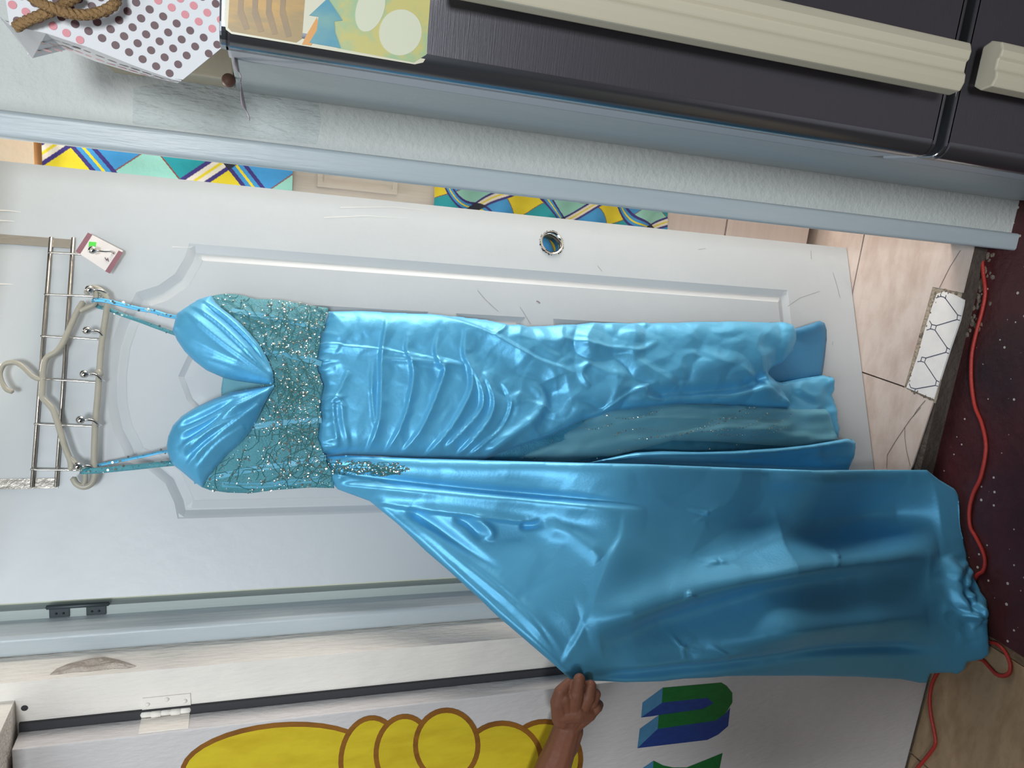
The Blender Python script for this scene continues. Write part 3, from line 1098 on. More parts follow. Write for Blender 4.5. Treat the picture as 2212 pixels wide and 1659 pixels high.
M_RIB = mat('mauve_film', (176, 166, 172), .3, alpha=.85)
M_RIBD = mat('mauve_film_dark', (150, 138, 144), .3)
rp_c = [(505, 118), (512, 142), (519, 168), (520, 190), (523, 208), (530, 230), (540, 258)]
rp_w = [14, 17, 13, 6, 14, 11, 3]
c = smooth_path([tuple(on_y([p], .985 + .006 * k_)[0]) for k_, p in enumerate(rp_c)], 5)
wv = np.interp(np.linspace(0, 1, len(c)), np.linspace(0, 1, len(rp_w)), rp_w) * .0007
tw = np.linspace(.2, 5.2, len(c))
side_ = np.stack([np.cos(tw), np.sin(tw) * .8, 0 * tw], 1)
side_ /= np.linalg.norm(side_, axis=1)[:, None]
n = len(c)
rib = MB().add(list(c + side_ * wv[:, None]) + list(c) + list(c - side_ * wv[:, None]), [(i, i + 1, n + i + 1, n + i) for i in range(n - 1)] + [(n + i, n + i + 1, 2 * n + i + 1, 2 * n + i) for i in range(n - 1)]).build('plastic_strip', M_RIBD, None, smooth=True)
rib.modifiers.new('thickness', 'SOLIDIFY').thickness = .0008
tag(rib, 'twisted mauve plastic strip dangling from the top corner of the refrigerator', 'strip')

# ------------------------------------------------------------------ room behind the door
wd = thing('wardrobe', 'pale grey wood-grain wardrobe seen through the door gap', 'wardrobe', (0.1, 2.0, 0))
M_WOOD = mat('pale_woodgrain', (214, 206, 196), .5, bump=(40, .08, (6, 6, .3)), var=(10, .5, (194, 186, 178), (6, 6, .35)))
MB().box((-.45, 2.005, .03), (.27, 2.5, 1.98)).build('body', M_WOOD, wd)
MB().box((-.43, 2.05, 0), (.25, 2.48, .03)).build('plinth', M_FDARK, wd)
for x0 in (-.44, -.082):
    d = MB().box((x0, 1.985, .62), (x0 + .345, 2.005, 1.97)).build('door', M_WOOD, wd, bevel=.003)
    for za, zb in ((1.30, 1.495), (.70, 1.20), (1.58, 1.9)):
        x1, x2 = x0 + .07, x0 + .275
        m_ = MB()
        for a_, b_ in (((x1, za), (x2, za + .012)), ((x1, zb - .012), (x2, zb)), ((x1, za + .012), (x1 + .012, zb - .012)), ((x2 - .012, za + .012), (x2, zb - .012))):
            m_.box((a_[0], 1.980, a_[1]), (b_[0], 1.986, b_[1]))
        m_.build('panel_moulding', M_WOOD, d)
for za, zb in ((.035, .325), (.33, .615)):
    MB().box((-.44, 1.985, za), (.265, 2.005, zb)).build('drawer', mat('pale_pink_wood', (226, 212, 206), .5, bump=(40, .08, (.4, 6, 6)), var=(10, .4, (206, 190, 184), (.5, 5, 5))), wd, bevel=.003)

PAL = {'pur': (62, 50, 134), 'blu': (66, 160, 226), 'yel': (246, 226, 50), 'wht': (246, 240, 228), 'mint': (160, 226, 214), 'teal': (28, 164, 178), 'brn': (140, 82, 76), 'blk': (40, 44, 66)}
PALL = {k_: srgb(v)[:3] for k_, v in PAL.items()}


def argyle(a, b):
    """printed cloth: a = down, b = across, in print units"""
    q, s = a - 1.05 * b, a + 1.5 * b
    i = np.floor((q - 208) / 160).astype(int) % 2
    j = np.floor((s - 255) / 172).astype(int) % 2
    col = np.zeros((len(a), 3))
    for (ii, jj), nm in {(0, 1): 'blu', (0, 0): 'mint', (1, 0): 'teal', (1, 1): 'yel'}.items():
        col[(i == ii) & (j == jj)] = PALL[nm]
    l1 = np.abs((q - 366 + 160) % 320 - 160)
    l2 = np.abs((s - 255 + 172) % 344 - 172)
    col[(l1 < 2.2) | (l2 < 2.2)] = PALL['brn']
    qa = np.abs((q - 208 + 160) % 320 - 160)
    sb_ = np.abs((s - 428 + 172) % 344 - 172)
    for d_, mid, w in ((sb_, 'wht', 34), (qa, 'blu', 28)):
        col[d_ < w] = PALL['pur']
        col[d_ < w * .58] = PALL[mid]
        col[d_ < w * .14] = PALL['yel']
    col[(qa < 28) & (sb_ < 34)] = PALL['blk']
    return col


M_PRINT = mat('printed_cotton', (200, 200, 200), .7, attr='print', bump=(60, .1))
M_PRINT.node_tree.nodes['Principled BSDF'].inputs['Sheen Weight'].default_value = .1


def printed_sheet(name, x0, x1, z0, z1, yf, colf, nx, nz, parent=None):
    X, Zz = np.meshgrid(np.linspace(x0, x1, nx), np.linspace(z0, z1, nz))
    X, Zz = X.ravel(), Zz.ravel()
    Yv = yf(X, Zz)
    fs = [(i * nx + k_, i * nx + k_ + 1, (i + 1) * nx + k_ + 1, (i + 1) * nx + k_) for i in range(nz - 1) for k_ in range(nx - 1)]
    o = link(name, np.stack([X, Yv, Zz], 1), fs, M_PRINT, parent, True)
    at = o.data.attributes.new('print', 'FLOAT_COLOR', 'POINT')
    at.data.foreach_set('color', np.concatenate([colf(X, Zz), np.ones((len(X), 1))], 1).ravel())
    return o


def upx(X, Zz):
    return 105 + (2.071 - Zz) / .517 * 525, -(X + 0.014) * 830


cu = printed_sheet('curtain', -.14, .22, 1.554, 2.085, lambda x, z: 1.972 + .004 * np.sin(x * 55 + z * 4) + .003 * np.sin(z * 31), lambda x, z: argyle(*upx(x, z)), 290, 425)
tag(cu, 'bright argyle-print cloth hanging from a brown rod before the wardrobe', 'curtain', None)
rod = MB().tube([(-.3, 1.962, 2.083), (.3, 1.962, 2.083)], .0075, 12, 0).build('curtain_rod', mat('brown_wood_rod', (150, 104, 58), .5), None, smooth=True)
tag(rod, 'thin brown wooden curtain rod above the bright argyle cloth', 'curtain rod')


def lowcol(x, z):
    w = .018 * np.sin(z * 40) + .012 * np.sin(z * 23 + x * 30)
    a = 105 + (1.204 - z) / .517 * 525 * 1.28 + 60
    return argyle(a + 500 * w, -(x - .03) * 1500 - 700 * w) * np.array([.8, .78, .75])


lc = printed_sheet('draped_cloth', -.16, .22, .533, 1.206, lambda x, z: 1.966 + .009 * np.sin(z * 48 + x * 12) + .004 * np.sin(x * 60), lowcol, 300, 540)
tag(lc, 'darker argyle-print cloth draped in folds over the lower wardrobe front', 'cloth')

# ------------------------------------------------------------------ hook rack hung over the door
rk = thing('hook_rack', 'metal over-door rack with six ball-tipped hooks on the white door', 'hook rack', tuple(door_xyz(.36, 1.99, .01)))
for (xa, ya), (xb, yb), w in (((0, 512), (162, 528), 0), ((0, 1049), (126, 1040), 1)):
    u0 = door_uv([(60, 521 if w == 0 else 1045)])[0][0]
    mb = MB()
    zlo = door_uv([((162, 126)[w], (520, 1044)[w])])[0][1]
    pts = [door_xyz(u0 - .0095, zlo, .0015), door_xyz(u0 + .0095, zlo, .0015), door_xyz(u0 + .0095, DT + .004, .0015), door_xyz(u0 - .0095, DT + .004, .0015)]
    mb.prism(pts, -DN * .0015)
    pts = [door_xyz(u0 - .0095, DT + .0045, .003), door_xyz(u0 + .0095, DT + .0045, .003), door_xyz(u0 + .0095, DT + .0045, -.04), door_xyz(u0 - .0095, DT + .0045, -.04)]
    mb.prism(pts, (0, 0, .0015))
    mb.build('strap', M_STEEL, rk)
for a_, b_ in (((110, 513), (69, 1052)), ((158, 514), (121, 1051))):
    MB().tube([on_door([a_], .007)[0], on_door([b_], .007)[0]], .0036, 10, 0).build('rail', M_STEEL, rk, smooth=True)
hooks = [((104, 545), (232, 553), (200, 540)), ((96, 636), (222, 641), (193, 625)), ((88, 726), (215, 733), (188, 714)), ((99, 819), (212, 826), (182, 808)), ((74, 916), (205, 921), (174, 907)), ((66, 1014), (196, 1016), (168, 1007))]
for a_, b_, ball in hooks:
    p0 = on_door([a_], .013)[0]
    p1 = on_door([b_], .013)[0]
    pb = on_door([ball], .052)[0]
    lo = p1 + np.array([0, 0, -.012]) - DN * .014
    lo2 = p1 + np.array([0, 0, -.010]) - DN * .030
    pre = pb + np.array([0, 0, -.018]) + DN * .002
    h = MB().tube([p0, p0 * .5 + p1 * .5, p1 * .96 + p0 * .04, lo, lo2, pre, pb], .0023, 8, 5).build('hook', M_CHROME, rk, smooth=True)
    MB().sphere(pb, .0082).build('hook_ball', M_CHROME, h, smooth=True)

# card hanging on the first hook
tg = thing('price_card', 'small white card with maroon ends and a green sticker hung on a hook', 'card', tuple(on_door([(236, 591)], .03)[0]))
zt5 = (0, 420, 3.95)


def dprism(px_, off, th):
    return MB().prism(on_door(px_, off), DN * th)


card = dprism(Z([(750, 325), (1050, 480), (935, 675), (645, 485)], *zt5), .024, .001).build('card', mat('card_white', (226, 220, 218), .4, coat=.3), tg)
for pl in ([(750, 325), (787, 345), (682, 510), (645, 485)], [(1013, 478), (1050, 496), (937, 675), (897, 655)]):
    dprism(Z(pl, *zt5), .0246, .0004).build('end_stripe', mat('card_maroon', (142, 98, 108), .4), card)
dprism(Z([(760, 403), (822, 407), (815, 452), (752, 485)], *zt5), .0248, .0004).build('green_sticker', mat('sticker_green', (84, 214, 74), .5), card)
M_INK = mat('card_ink', (96, 58, 70), .6)
for l_ in ([(895, 538), (912, 566)], [(918, 542), (926, 572)], [(903, 552), (922, 556)]):
    MB().tube(on_door(Z(l_, *zt5), .0247), .0007, 6, 0).build('letter_stroke', M_INK, card)

# ------------------------------------------------------------------ clothes hanger
hn = thing('clothes_hanger', 'grey plastic clothes hanger caught on two hooks of the rack', 'hanger', tuple(on_door([(215, 820)], .03)[0]))
za, zb_ = (0, 420, 3.95), (0, 780, 3.95)
HO = .040


def hpath(px_, off=HO):
    return on_door(px_, off)


MB().tube(hpath([(27, 846), (13, 840), (3, 823), (0, 805), (8, 788), (23, 783), (38, 785), (51, 794), (66, 809), (79, 817), (92, 819)]), .0048, 12, 5).build('hook', M_PLASTIC, hn, smooth=True)
MB().tube(hpath([(92, 822), (92, 808), (93.7, 795), (97, 780), (104, 770), (121, 760), (134, 744), (152, 706), (167, 673), (179, 653)]), .0056, 12, 4).build('arm', M_PLASTIC, hn, smooth=True)
MB().tube(hpath([(92, 818), (91, 843), (91, 858), (101, 869), (114, 884), (121.5, 904), (131.6, 937), (142, 970), (152, 995), (154, 1014)]), .0056, 12, 4).build('arm', M_PLASTIC, hn, smooth=True)
MB().tube(hpath([(187, 634), (192, 624), (203, 622), (218, 628), (228, 640), (231, 663), (224, 711), (217.7, 762), (214.5, 806), (211, 856), (206.5, 906), (204, 957), (203, 1003), (204, 1030), (196, 1046), (180, 1052), (165, 1045), (158, 1033)]), .0058, 12, 4).build('trouser_bar', M_PLASTIC, hn, smooth=True)
MB().tube(hpath([(173, 672), (190, 664), (205, 656), (208, 634), (203, 622)]), .005, 10, 4).build('strap_notch', M_PLASTIC, hn, smooth=True)
MB().tube(hpath([(150, 988), (165, 1002), (182, 1018), (184, 1036), (178, 1052)]), .005, 10, 4).build('strap_notch', M_PLASTIC, hn, smooth=True)
MB().tube(hpath([(212, 800), (215.5, 812)]), .0068, 12, 0).build('bar_collar', M_PLASTIC, hn, smooth=True)

# ------------------------------------------------------------------ red cord on the floor
cpx = [(2116, 520), (2116.6, 537), (2121.6, 568), (2124, 594), (2128, 632), (2121.6, 670), (2110, 713), (2100, 758), (2097.6, 796), (2099, 834), (2106, 878), (2120, 913), (2129, 953), (2128, 986), (2118, 1032), (2102, 1067), (2094, 1103), (2096, 1138), (2108, 1161), (2123, 1191), (2128, 1214), (2123, 1234), (2108, 1247), (2090, 1300), (2110, 1360), (2135, 1385), (2153, 1391), (2170, 1407), (2182, 1432), (2181, 1452), (2170, 1460), (2153, 1457), (2137, 1441), (2118, 1424), (2080, 1425), (2040, 1440), (2023, 1457), (2012, 1482), (2008, 1513), (2011, 1546), (2018, 1582), (2020.6, 1604), (2015, 1618), (1998, 1640), (1982, 1659), (1960, 1690)]
co = MB().tube(on_z(cpx, FZ + .0045), .0045, 10, 5).build('red_cord', mat('red_rubber', (176, 52, 44), .45, bump=(200, .2)), None, smooth=True)
tag(co, 'red electric cord winding across the dark floor in front of the door', 'cord')

# ------------------------------------------------------------------ evening gown
M_SATIN = mat('blue_satin', (94, 182, 226), .45, 0.4, bump=(150, .05), spec=.6, sheen=.12)
_b = M_SATIN.node_tree.nodes['Principled BSDF']
_b.inputs['Sheen Tint'].default_value = (.6, .85, 1, 1)
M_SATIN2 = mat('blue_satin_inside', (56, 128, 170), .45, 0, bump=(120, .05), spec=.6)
M_BOD = mat('teal_net_over_lining', (78, 150, 164), .5, 0, bump=(260, .35), var=(60, .5, (62, 128, 140)), spec=.5)
M_TULLE = mat('blue_tulle', (132, 206, 228), .6, 0, bump=(400, .2), alpha=.42)
M_SEQ = mat('silver_sequin', (214, 232, 226), .12, .85)
M_THREAD = mat('dark_teal_thread', (52, 112, 112), .6)
gown = thing('evening_gown', 'light blue satin evening gown with sequined bodice hanging from the hook rack', 'dress', tuple(on_door([(1850, 900)], .06)[0]))
NRM = -DN
zA, zB, zC, zD, zE, zF = (340, 600, 5.183), (340, 820, 3.95), (660, 640, 3.771), (1000, 640, 2.572), (700, 960, 3.16), (1200, 960, 2.257)


def dome(d, w, h):
    t = np.clip(d / w, 0, 1)
    return h * np.sqrt(np.maximum(0, 1 - (1 - t) ** 2))


# --- bodice
bod = Z([(610, 230), (700, 205), (800, 195), (900, 205), (1000, 235), (1100, 270), (1300, 272), (1400, 280), (1500, 310), (1700, 350), (1900, 378), (1890, 430), (1860, 520), (1850, 640), (1790, 700), (1800, 790), (1760, 960), (1770, 1090), (1810, 1210), (1830, 1270), (1800, 1400), (1790, 1560)], *zA)
bod += Z([(1380, 300), (1350, 520), (1400, 640), (1430, 720), (1480, 800), (1500, 930), (1300, 925), (1000, 945), (800, 970), (600, 965), (450, 945), (385, 922), (345, 880), (400, 740), (500, 620), (690, 420), (800, 210), (880, 140)], *zB)
bod += Z([(1150, 1190), (1050, 960), (860, 720), (680, 540), (590, 400)], *zA)


def bod_base(p):
    return on_door(p, .038)


def bod_h(p, d):
    cx_ = 850 + (p[:, 0] - 500) * .02
    t = np.clip(np.abs(p[:, 1] - cx_) / 215, 0, 1)
    h = .050 * np.sqrt(np.maximum(0, 1 - t ** 2.2))
    h += waves(p, 60, .0012, 3)
    for l in BONES:
        h += ridge(p, l, 7, .002, (.05, .05))
    return h


BONES = [[(500, 680), (570, 693), (640, 708), (690, 720)], [(560, 770), (640, 783), (690, 797)], [(420, 1042), (540, 1018), (640, 1003), (700, 992)], [(540, 930), (600, 921), (690, 915)], [(480, 1048), (560, 1050), (690, 1036)]]
bodice = cloth('bodice', bod, bod_base, bod_h, NRM, M_BOD, gown, 7)
onbod = lookup(bod, bod_base, bod_h, NRM, .0008)


def strip_on(f, line, w, name, m, parent, n_=28):
    P2 = smooth_path(line, 8)
    T_ = np.gradient(P2, axis=0)
    T_ /= np.linalg.norm(T_, axis=1)[:, None]
    S_ = np.stack([-T_[:, 1], T_[:, 0]], 1) * w / 2
    A, B = f(P2 + S_), f(P2 - S_)
    k_ = len(P2)
    return MB().add(list(A) + list(B), [(i, i + 1, k_ + i + 1, k_ + i) for i in range(k_ - 1)]).build(name, m, parent, smooth=True)


for l in BONES:
    strip_on(onbod, l, 11, 'boning_channel', mat('boning_satin', (92, 168, 196), .5, 0.1), bodice)


def sequins(name, f, pts, rad, parent, seed, tilt=.5):
    r = np.random.default_rng(seed)
    P = f(np.array(pts))
    mb = MB()
    for c, rr in zip(P, rad):
        nn = NRM + r.normal(0, tilt, 3) * .6
        nn /= np.linalg.norm(nn)
        a = np.cross(nn, [.3, .2, .9])
        a /= np.linalg.norm(a)
        b = np.cross(nn, a)
        c = c + NRM * .0014
        k_ = 8
        mb.add([c + rr * (a * math.cos(2 * math.pi * q / k_) + b * math.sin(2 * math.pi * q / k_)) for q in range(k_)] + [c + nn * rr * .22], [(q, (q + 1) % k_, k_) for q in range(k_)])
    return mb.build(name, M_SEQ, parent, kind='stuff')


def scatter(poly, n_, seed, weight=None):
    r = np.random.default_rng(seed)
    P = np.array(poly)
    lo, hi = P.min(0), P.max(0)
    out = []
    while len(out) < n_:
        q = r.uniform(lo, hi, (n_ * 3, 2))
        q = q[inside(q, poly)]
        if weight is not None:
            q = q[r.random(len(q)) < weight(q)]
        out += list(q)
    return np.array(out[:n_])


wgt = lambda q: np.clip(.25 + .9 * np.exp(-((q[:, 0] - 640) / 75) ** 2) * (.45 + .55 * np.exp(-((q[:, 1] - 850) / 130) ** 2)) + .5 * np.exp(-((q[:, 0] - 675) / 22) ** 2), 0, 1)
bp_ = scatter(bod, 1400, 5, wgt)
rr_ = np.random.default_rng(6).choice([.0008, .0012, .0018, .0026, .0032], len(bp_), p=[.36, .32, .18, .09, .05])
sequins('sequins', onbod, bp_, rr_, bodice, 8)


def threads(name, f, starts, dirs, parent, seed, poly, ln=40, rad=.0006):
    r = np.random.default_rng(seed)
    chains = []
    for s, th in zip(starts, dirs):
        p = np.array(s, float)
        pts = [p.copy()]
        for _ in range(7):
            th += r.normal(0, .35)
            p = p + np.array([math.cos(th), math.sin(th)]) * ln / 7 * r.uniform(.6, 1.4)
            if not inside([p], poly)[0]:
                break
            pts.append(p.copy())
        if len(pts) >= 3:
            chains.append(np.array(pts))
    W3 = f(np.vstack(chains)) + NRM * .001
    mb = MB()
    k = 0
    for ch in chains:
        mb.tube(W3[k:k + len(ch)], rad, 4, 2)
        k += len(ch)
    return mb.build(name, M_THREAD, parent, smooth=True, kind='stuff')


st_ = scatter(bod, 330, 15, wgt)
threads('embroidery', onbod, st_, np.where(st_[:, 1] < 845, .55, -.6) + np.random.default_rng(2).normal(0, .5, len(st_)), bodice, 4, bod, 46)

# --- bust cups
cupR = Z([(190, 650), (210, 560), (235, 455), (350, 370), (460, 290), (610, 230), (655, 320), (720, 390), (830, 480), (930, 570), (1030, 680), (1150, 830), (1240, 1010), (1280, 1120), (1292, 1240), (1240, 1252), (1100, 1238), (880, 1206), (740, 1170), (560, 1090), (430, 990), (320, 880), (240, 760)], *zA)
cupL = Z([(985, 92), (900, 105), (800, 120), (640, 145), (480, 205), (340, 270), (220, 345), (150, 420), (110, 510), (97, 580), (105, 650), (140, 735), (230, 805), (300, 865), (385, 925), (440, 835), (520, 745), (600, 655), (700, 572), (790, 470), (850, 370), (900, 262), (945, 175), (990, 108)], *zB)
tip = (589, 842)


def cup_base(p):
    cx_ = 850 + (p[:, 0] - 500) * .02
    t = np.clip(np.abs(p[:, 1] - cx_) / 215, 0, 1)
    return on_door(p, .043) + NRM[None] * (.050 * np.sqrt(np.maximum(0, 1 - t ** 2.2)))[:, None]


def cupR_h(p, d):
    h = .003 + dome(d, 62, .036)
    for l, w, a in (([(290, 430), (560, 690), (900, 960), (1280, 1200)], 8, .005), ([(360, 375), (680, 610), (960, 880), (1285, 1190)], 7, .006), ([(460, 295), (760, 520), (1080, 850), (1285, 1170)], 8, .006), ([(480, 950), (760, 1040), (1000, 1130), (1285, 1230)], 7, .004), ([(330, 760), (700, 950), (1000, 1080), (1280, 1215)], 7, .003)):
        h += pleat(p, Z(l, *zA), w * 1.6, a, -1, 2.5, (.2, .02))
    h -= ridge(p, Z([(520, 380), (800, 600), (1050, 850), (1260, 1120)], *zA), 6, .007, (.2, .05))
    f = np.clip(np.hypot(p[:, 0] - tip[0], p[:, 1] - tip[1]) / 90, 0, 1)
    return h * (.35 + .65 * f) + .008 * (1 - f)


def cupL_h(p, d):
    h = .003 + dome(d, 58, .036)
    for l, w, a in (([(180, 440), (300, 330), (600, 210), (960, 110)], 9, .007), ([(200, 500), (420, 400), (700, 235), (960, 120)], 8, .008), ([(210, 630), (480, 440), (640, 300), (720, 260), (950, 140)], 9, .010), ([(280, 640), (480, 470), (760, 330), (940, 160)], 8, .006), ([(240, 790), (420, 590), (640, 430), (860, 260)], 9, .006), ([(340, 790), (520, 590), (740, 440)], 7, .004)):
        h += pleat(p, Z(l, *zB), w * 1.6, a, 1, 2.5, (.08, .02))
    for l in ([(210, 460), (420, 370), (700, 225)], [(230, 560), (460, 430), (650, 300)], [(260, 690), (420, 560), (560, 470)]):
        h -= ridge(p, Z(l, *zB), 8, .007, (.15, .3))
    f = np.clip(np.hypot(p[:, 0] - tip[0], p[:, 1] - tip[1]) / 90, 0, 1)
    return h * (.35 + .65 * f) + .008 * (1 - f)


cloth('bust_cup', cupR, cup_base, cupR_h, NRM, M_SATIN, gown, 4)
cloth('bust_cup', cupL, cup_base, cupL_h, NRM, M_SATIN, gown, 4)
# back of the bodice seen between the cups
back = Z([(735, 1100), (900, 1140), (1340, 1180), (1340, 1310), (1000, 1360), (850, 1390), (724, 1420), (712, 1250)], *zA)
cloth('back_panel', back, lambda p: on_door(p, .018), lambda p, d: waves(p, 60, .001, 2), NRM, mat('teal_back', (108, 170, 186), .5, 0, spec=.4), gown, 7)

# --- shoulder straps: loops over the hanger
def strap(name, px_, offs, w, m, tilt=.3):
    P = smooth_path([on_door([p], o_)[0] for p, o_ in zip(px_, offs)], 6)
    T_ = np.gradient(P, axis=0)
    T_ /= np.linalg.norm(T_, axis=1)[:, None]
    S_ = np.cross(T_, NRM)
    S_ /= np.linalg.norm(S_, axis=1)[:, None]
    S_ = S_ * math.cos(tilt) + NRM * math.sin(tilt)
    k_ = len(P)
    A, B = P + S_ * w / 2, P - S_ * w / 2
    t_ = NRM * .0016
    o = MB().add(list(A) + list(B) + list(A - t_) + list(B - t_), [(i, i + 1, k_ + i + 1, k_ + i) for i in range(k_ - 1)] + [(2 * k_ + i + 1, 2 * k_ + i, 3 * k_ + i, 3 * k_ + i + 1) for i in range(k_ - 1)] + [(i + 1, i, 2 * k_ + i, 2 * k_ + i + 1) for i in range(k_ - 1)] + [(k_ + i, k_ + i + 1, 3 * k_ + i + 1, 3 * k_ + i) for i in range(k_ - 1)]).build(name, m, gown, smooth=True)
    return o, P


straps = [([(206, 655), (203, 648), (225, 649), (260, 657), (300, 667), (330, 672), (360, 681), (392, 687)], [.04, .048, .05, .052, .056, .06, .066, .074], .0085, M_SATIN, .1),
          ([(206, 655), (212, 662), (235, 668), (265, 680), (300, 692), (340, 707), (382, 722)], [.036, .030, .034, .04, .05, .06, .07], .0085, M_BOD, .35),
          ([(173, 1018), (180, 1018), (205, 1017), (250, 1013), (300, 1008), (345, 1003), (380, 1000)], [.036, .048, .052, .056, .062, .068, .078], .011, M_BOD, .15),
          ([(173, 1018), (190, 1010), (215, 1004), (260, 995), (310, 985), (345, 977), (372, 973)], [.03, .026, .03, .038, .048, .056, .068], .007, M_SATIN, .5)]
for sp in straps:
    so, P_ = strap('shoulder_strap', *sp)
    if sp[3] is M_BOD or sp[2] < .009:
        r = np.random.default_rng(len(P_))
        mb = MB()
        for c in P_[4:]:
            if r.random() < .8:
                c = c + r.normal(0, .0022, 3) + NRM * .002
                rr = r.choice([.0010, .0015, .0024])
                nn = NRM + r.normal(0, .3, 3)
                nn /= np.linalg.norm(nn)
                a = np.cross(nn, [.3, .2, .9])
                a /= np.linalg.norm(a)
                b = np.cross(nn, a)
                mb.add([c + rr * (a * math.cos(q * .785) + b * math.sin(q * .785)) for q in range(8)], [tuple(range(8))])
        mb.build('sequins', M_SEQ, so, kind='stuff')

# --- underskirt lining that shows below the drape
lin = Z([(1500, 170), (1700, 150), (1830, 185), (1900, 165), (1965, 142), (1995, 155), (2012, 190), (2021, 240), (2012, 330), (2002, 400), (1995, 445), (1850, 470), (1700, 480), (1500, 470)], *zD)
cloth('lining', lin, lambda p: on_door(p, .014), lambda p, d: dome(d, 18, .006) + ridge(p, Z([(1840, 205), (1920, 190), (1970, 150)], *zD), 10, .008) + .012 * np.clip((735 - p[:, 1]) / 40, 0, 1), NRM, M_SATIN2, gown, 7)
# crumpled inner hem
hem = Z([(1500, 470), (1690, 455), (1770, 478), (1880, 455), (2000, 438), (2050, 450), (2062, 485), (2073, 515), (2060, 545), (2075, 600), (2080, 690), (2095, 740), (2085, 785), (2060, 790), (2040, 810), (1900, 825), (1700, 840), (1500, 830)], *zD)
cloth('inner_hem', hem, lambda p: on_door(p, .026), lambda p, d: dome(d, 22, .016) + crumple(p, 26, .008, 41) + crumple(p, 55, .008, 42), NRM, M_SATIN, gown, 5)
# teal sequined under-skirt and tulle
und = [(1000, 985), (1100, 930), (1250, 900), (1330, 880), (1500, 868), (1700, 880), (1790, 885), (1800, 960), (1640, 985), (1400, 998), (1000, 1000)]
undb = lambda p: on_door(p, .034)
undh = lambda p, d: dome(d, 26, .012) + waves(p, 70, .003, 9, ang=1.57, spread=.4) + ridge(p, [(1050, 965), (1300, 950), (1640, 965)], 14, .008) - ridge(p, [(1300, 985), (1500, 950), (1650, 960)], 10, .01)
us = cloth('sequined_underskirt', und, undb, undh, NRM, mat('dark_teal_net', (60, 138, 170), .5, 0.1, bump=(260, .3), var=(25, .5, (36, 96, 120)), spec=.4), gown, 7)
tul = [(1300, 884), (1380, 876), (1450, 872), (1500, 872), (1570, 876), (1680, 883), (1780, 884), (1790, 900), (1802, 930), (1806, 955), (1790, 962), (1730, 966), (1650, 962), (1560, 955), (1450, 952), (1330, 985), (1200, 998), (1120, 990), (1230, 930), (1270, 905)]
tulh = lambda p, d: .004 + dome(d, 20, .014) + crumple(p, 60, .006, 51) + waves(p, 34, .0035, 19, ang=1.5, spread=.5) + pleat(p, [(1250, 925), (1400, 905), (1560, 905), (1700, 925)], 14, .010, 1) + pleat(p, [(1400, 950), (1550, 925), (1700, 940), (1800, 950)], 12, .008, 1)
tb = cloth('tulle_overlay', tul, lambda p: on_door(p, .042), tulh, NRM, M_TULLE, gown, 7, thick=.0012)
ont = lookup(tul, lambda p: on_door(p, .042), tulh, NRM, .001)
pts = []
r = np.random.default_rng(12)
for l in ([(640, 735), (700, 745), (800, 720)], [(760, 670), (900, 690), (1080, 640)], [(820, 780), (870, 755), (980, 740), (1080, 755)], [(930, 800), (1060, 790), (1160, 780), (1290, 745), (1380, 690)], [(1180, 770), (1300, 740), (1450, 690), (1520, 640), (1600, 620)], [(1300, 760), (1450, 750), (1560, 720), (1660, 660)], [(1380, 775), (1530, 775), (1650, 745), (1740, 700), (1800, 660)], [(1400, 690), (1500, 680), (1580, 645)], [(1560, 790), (1680, 760), (1780, 735)], [(850, 860), (970, 865), (1150, 850)]):
    q = densify(smooth_path(Z(l, *zD), 6), 9, False)
    pts += list(q + r.normal(0, .8, q.shape))
pts = np.array([p for p in pts if inside([p], tul)[0]])
sequins('beads', ont, pts, r.choice([.0012, .0017, .0024], len(pts), p=[.5, .35, .15]), tb, 22, .4)
ex = scatter(und, 90, 33)
sequins('sequins', lookup(und, undb, undh, NRM, .002), ex, r.choice([.0007, .0012, .002], len(ex), p=[.5, .35, .15]), us, 23, .4)

# --- main draped skirt
drape = Z([(190, 122), (400, 118), (650, 130), (1000, 150), (1250, 170), (1450, 190), (1620, 230)], *zC) + Z([(230, 160), (360, 164), (500, 160), (700, 148), (1000, 145), (1500, 145), (1760, 145), (1805, 162), (1830, 200), (1836, 240), (1820, 310), (1775, 370), (1715, 400), (1690, 430), (1740, 470), (1790, 535), (1815, 600), (1812, 622), (1650, 618), (1400, 600), (1200, 596), (1060, 612), (870, 635), (760, 668), (660, 690), (500, 770), (350, 822), (230, 868), (120, 905), (60, 910)], *zD) + Z([(1180, 1325), (900, 1318), (600, 1300), (340, 1288), (200, 1300), (120, 1290), (70, 1220), (60, 1100), (100, 900), (110, 720), (60, 560), (90, 410), (130, 280)], *zC)


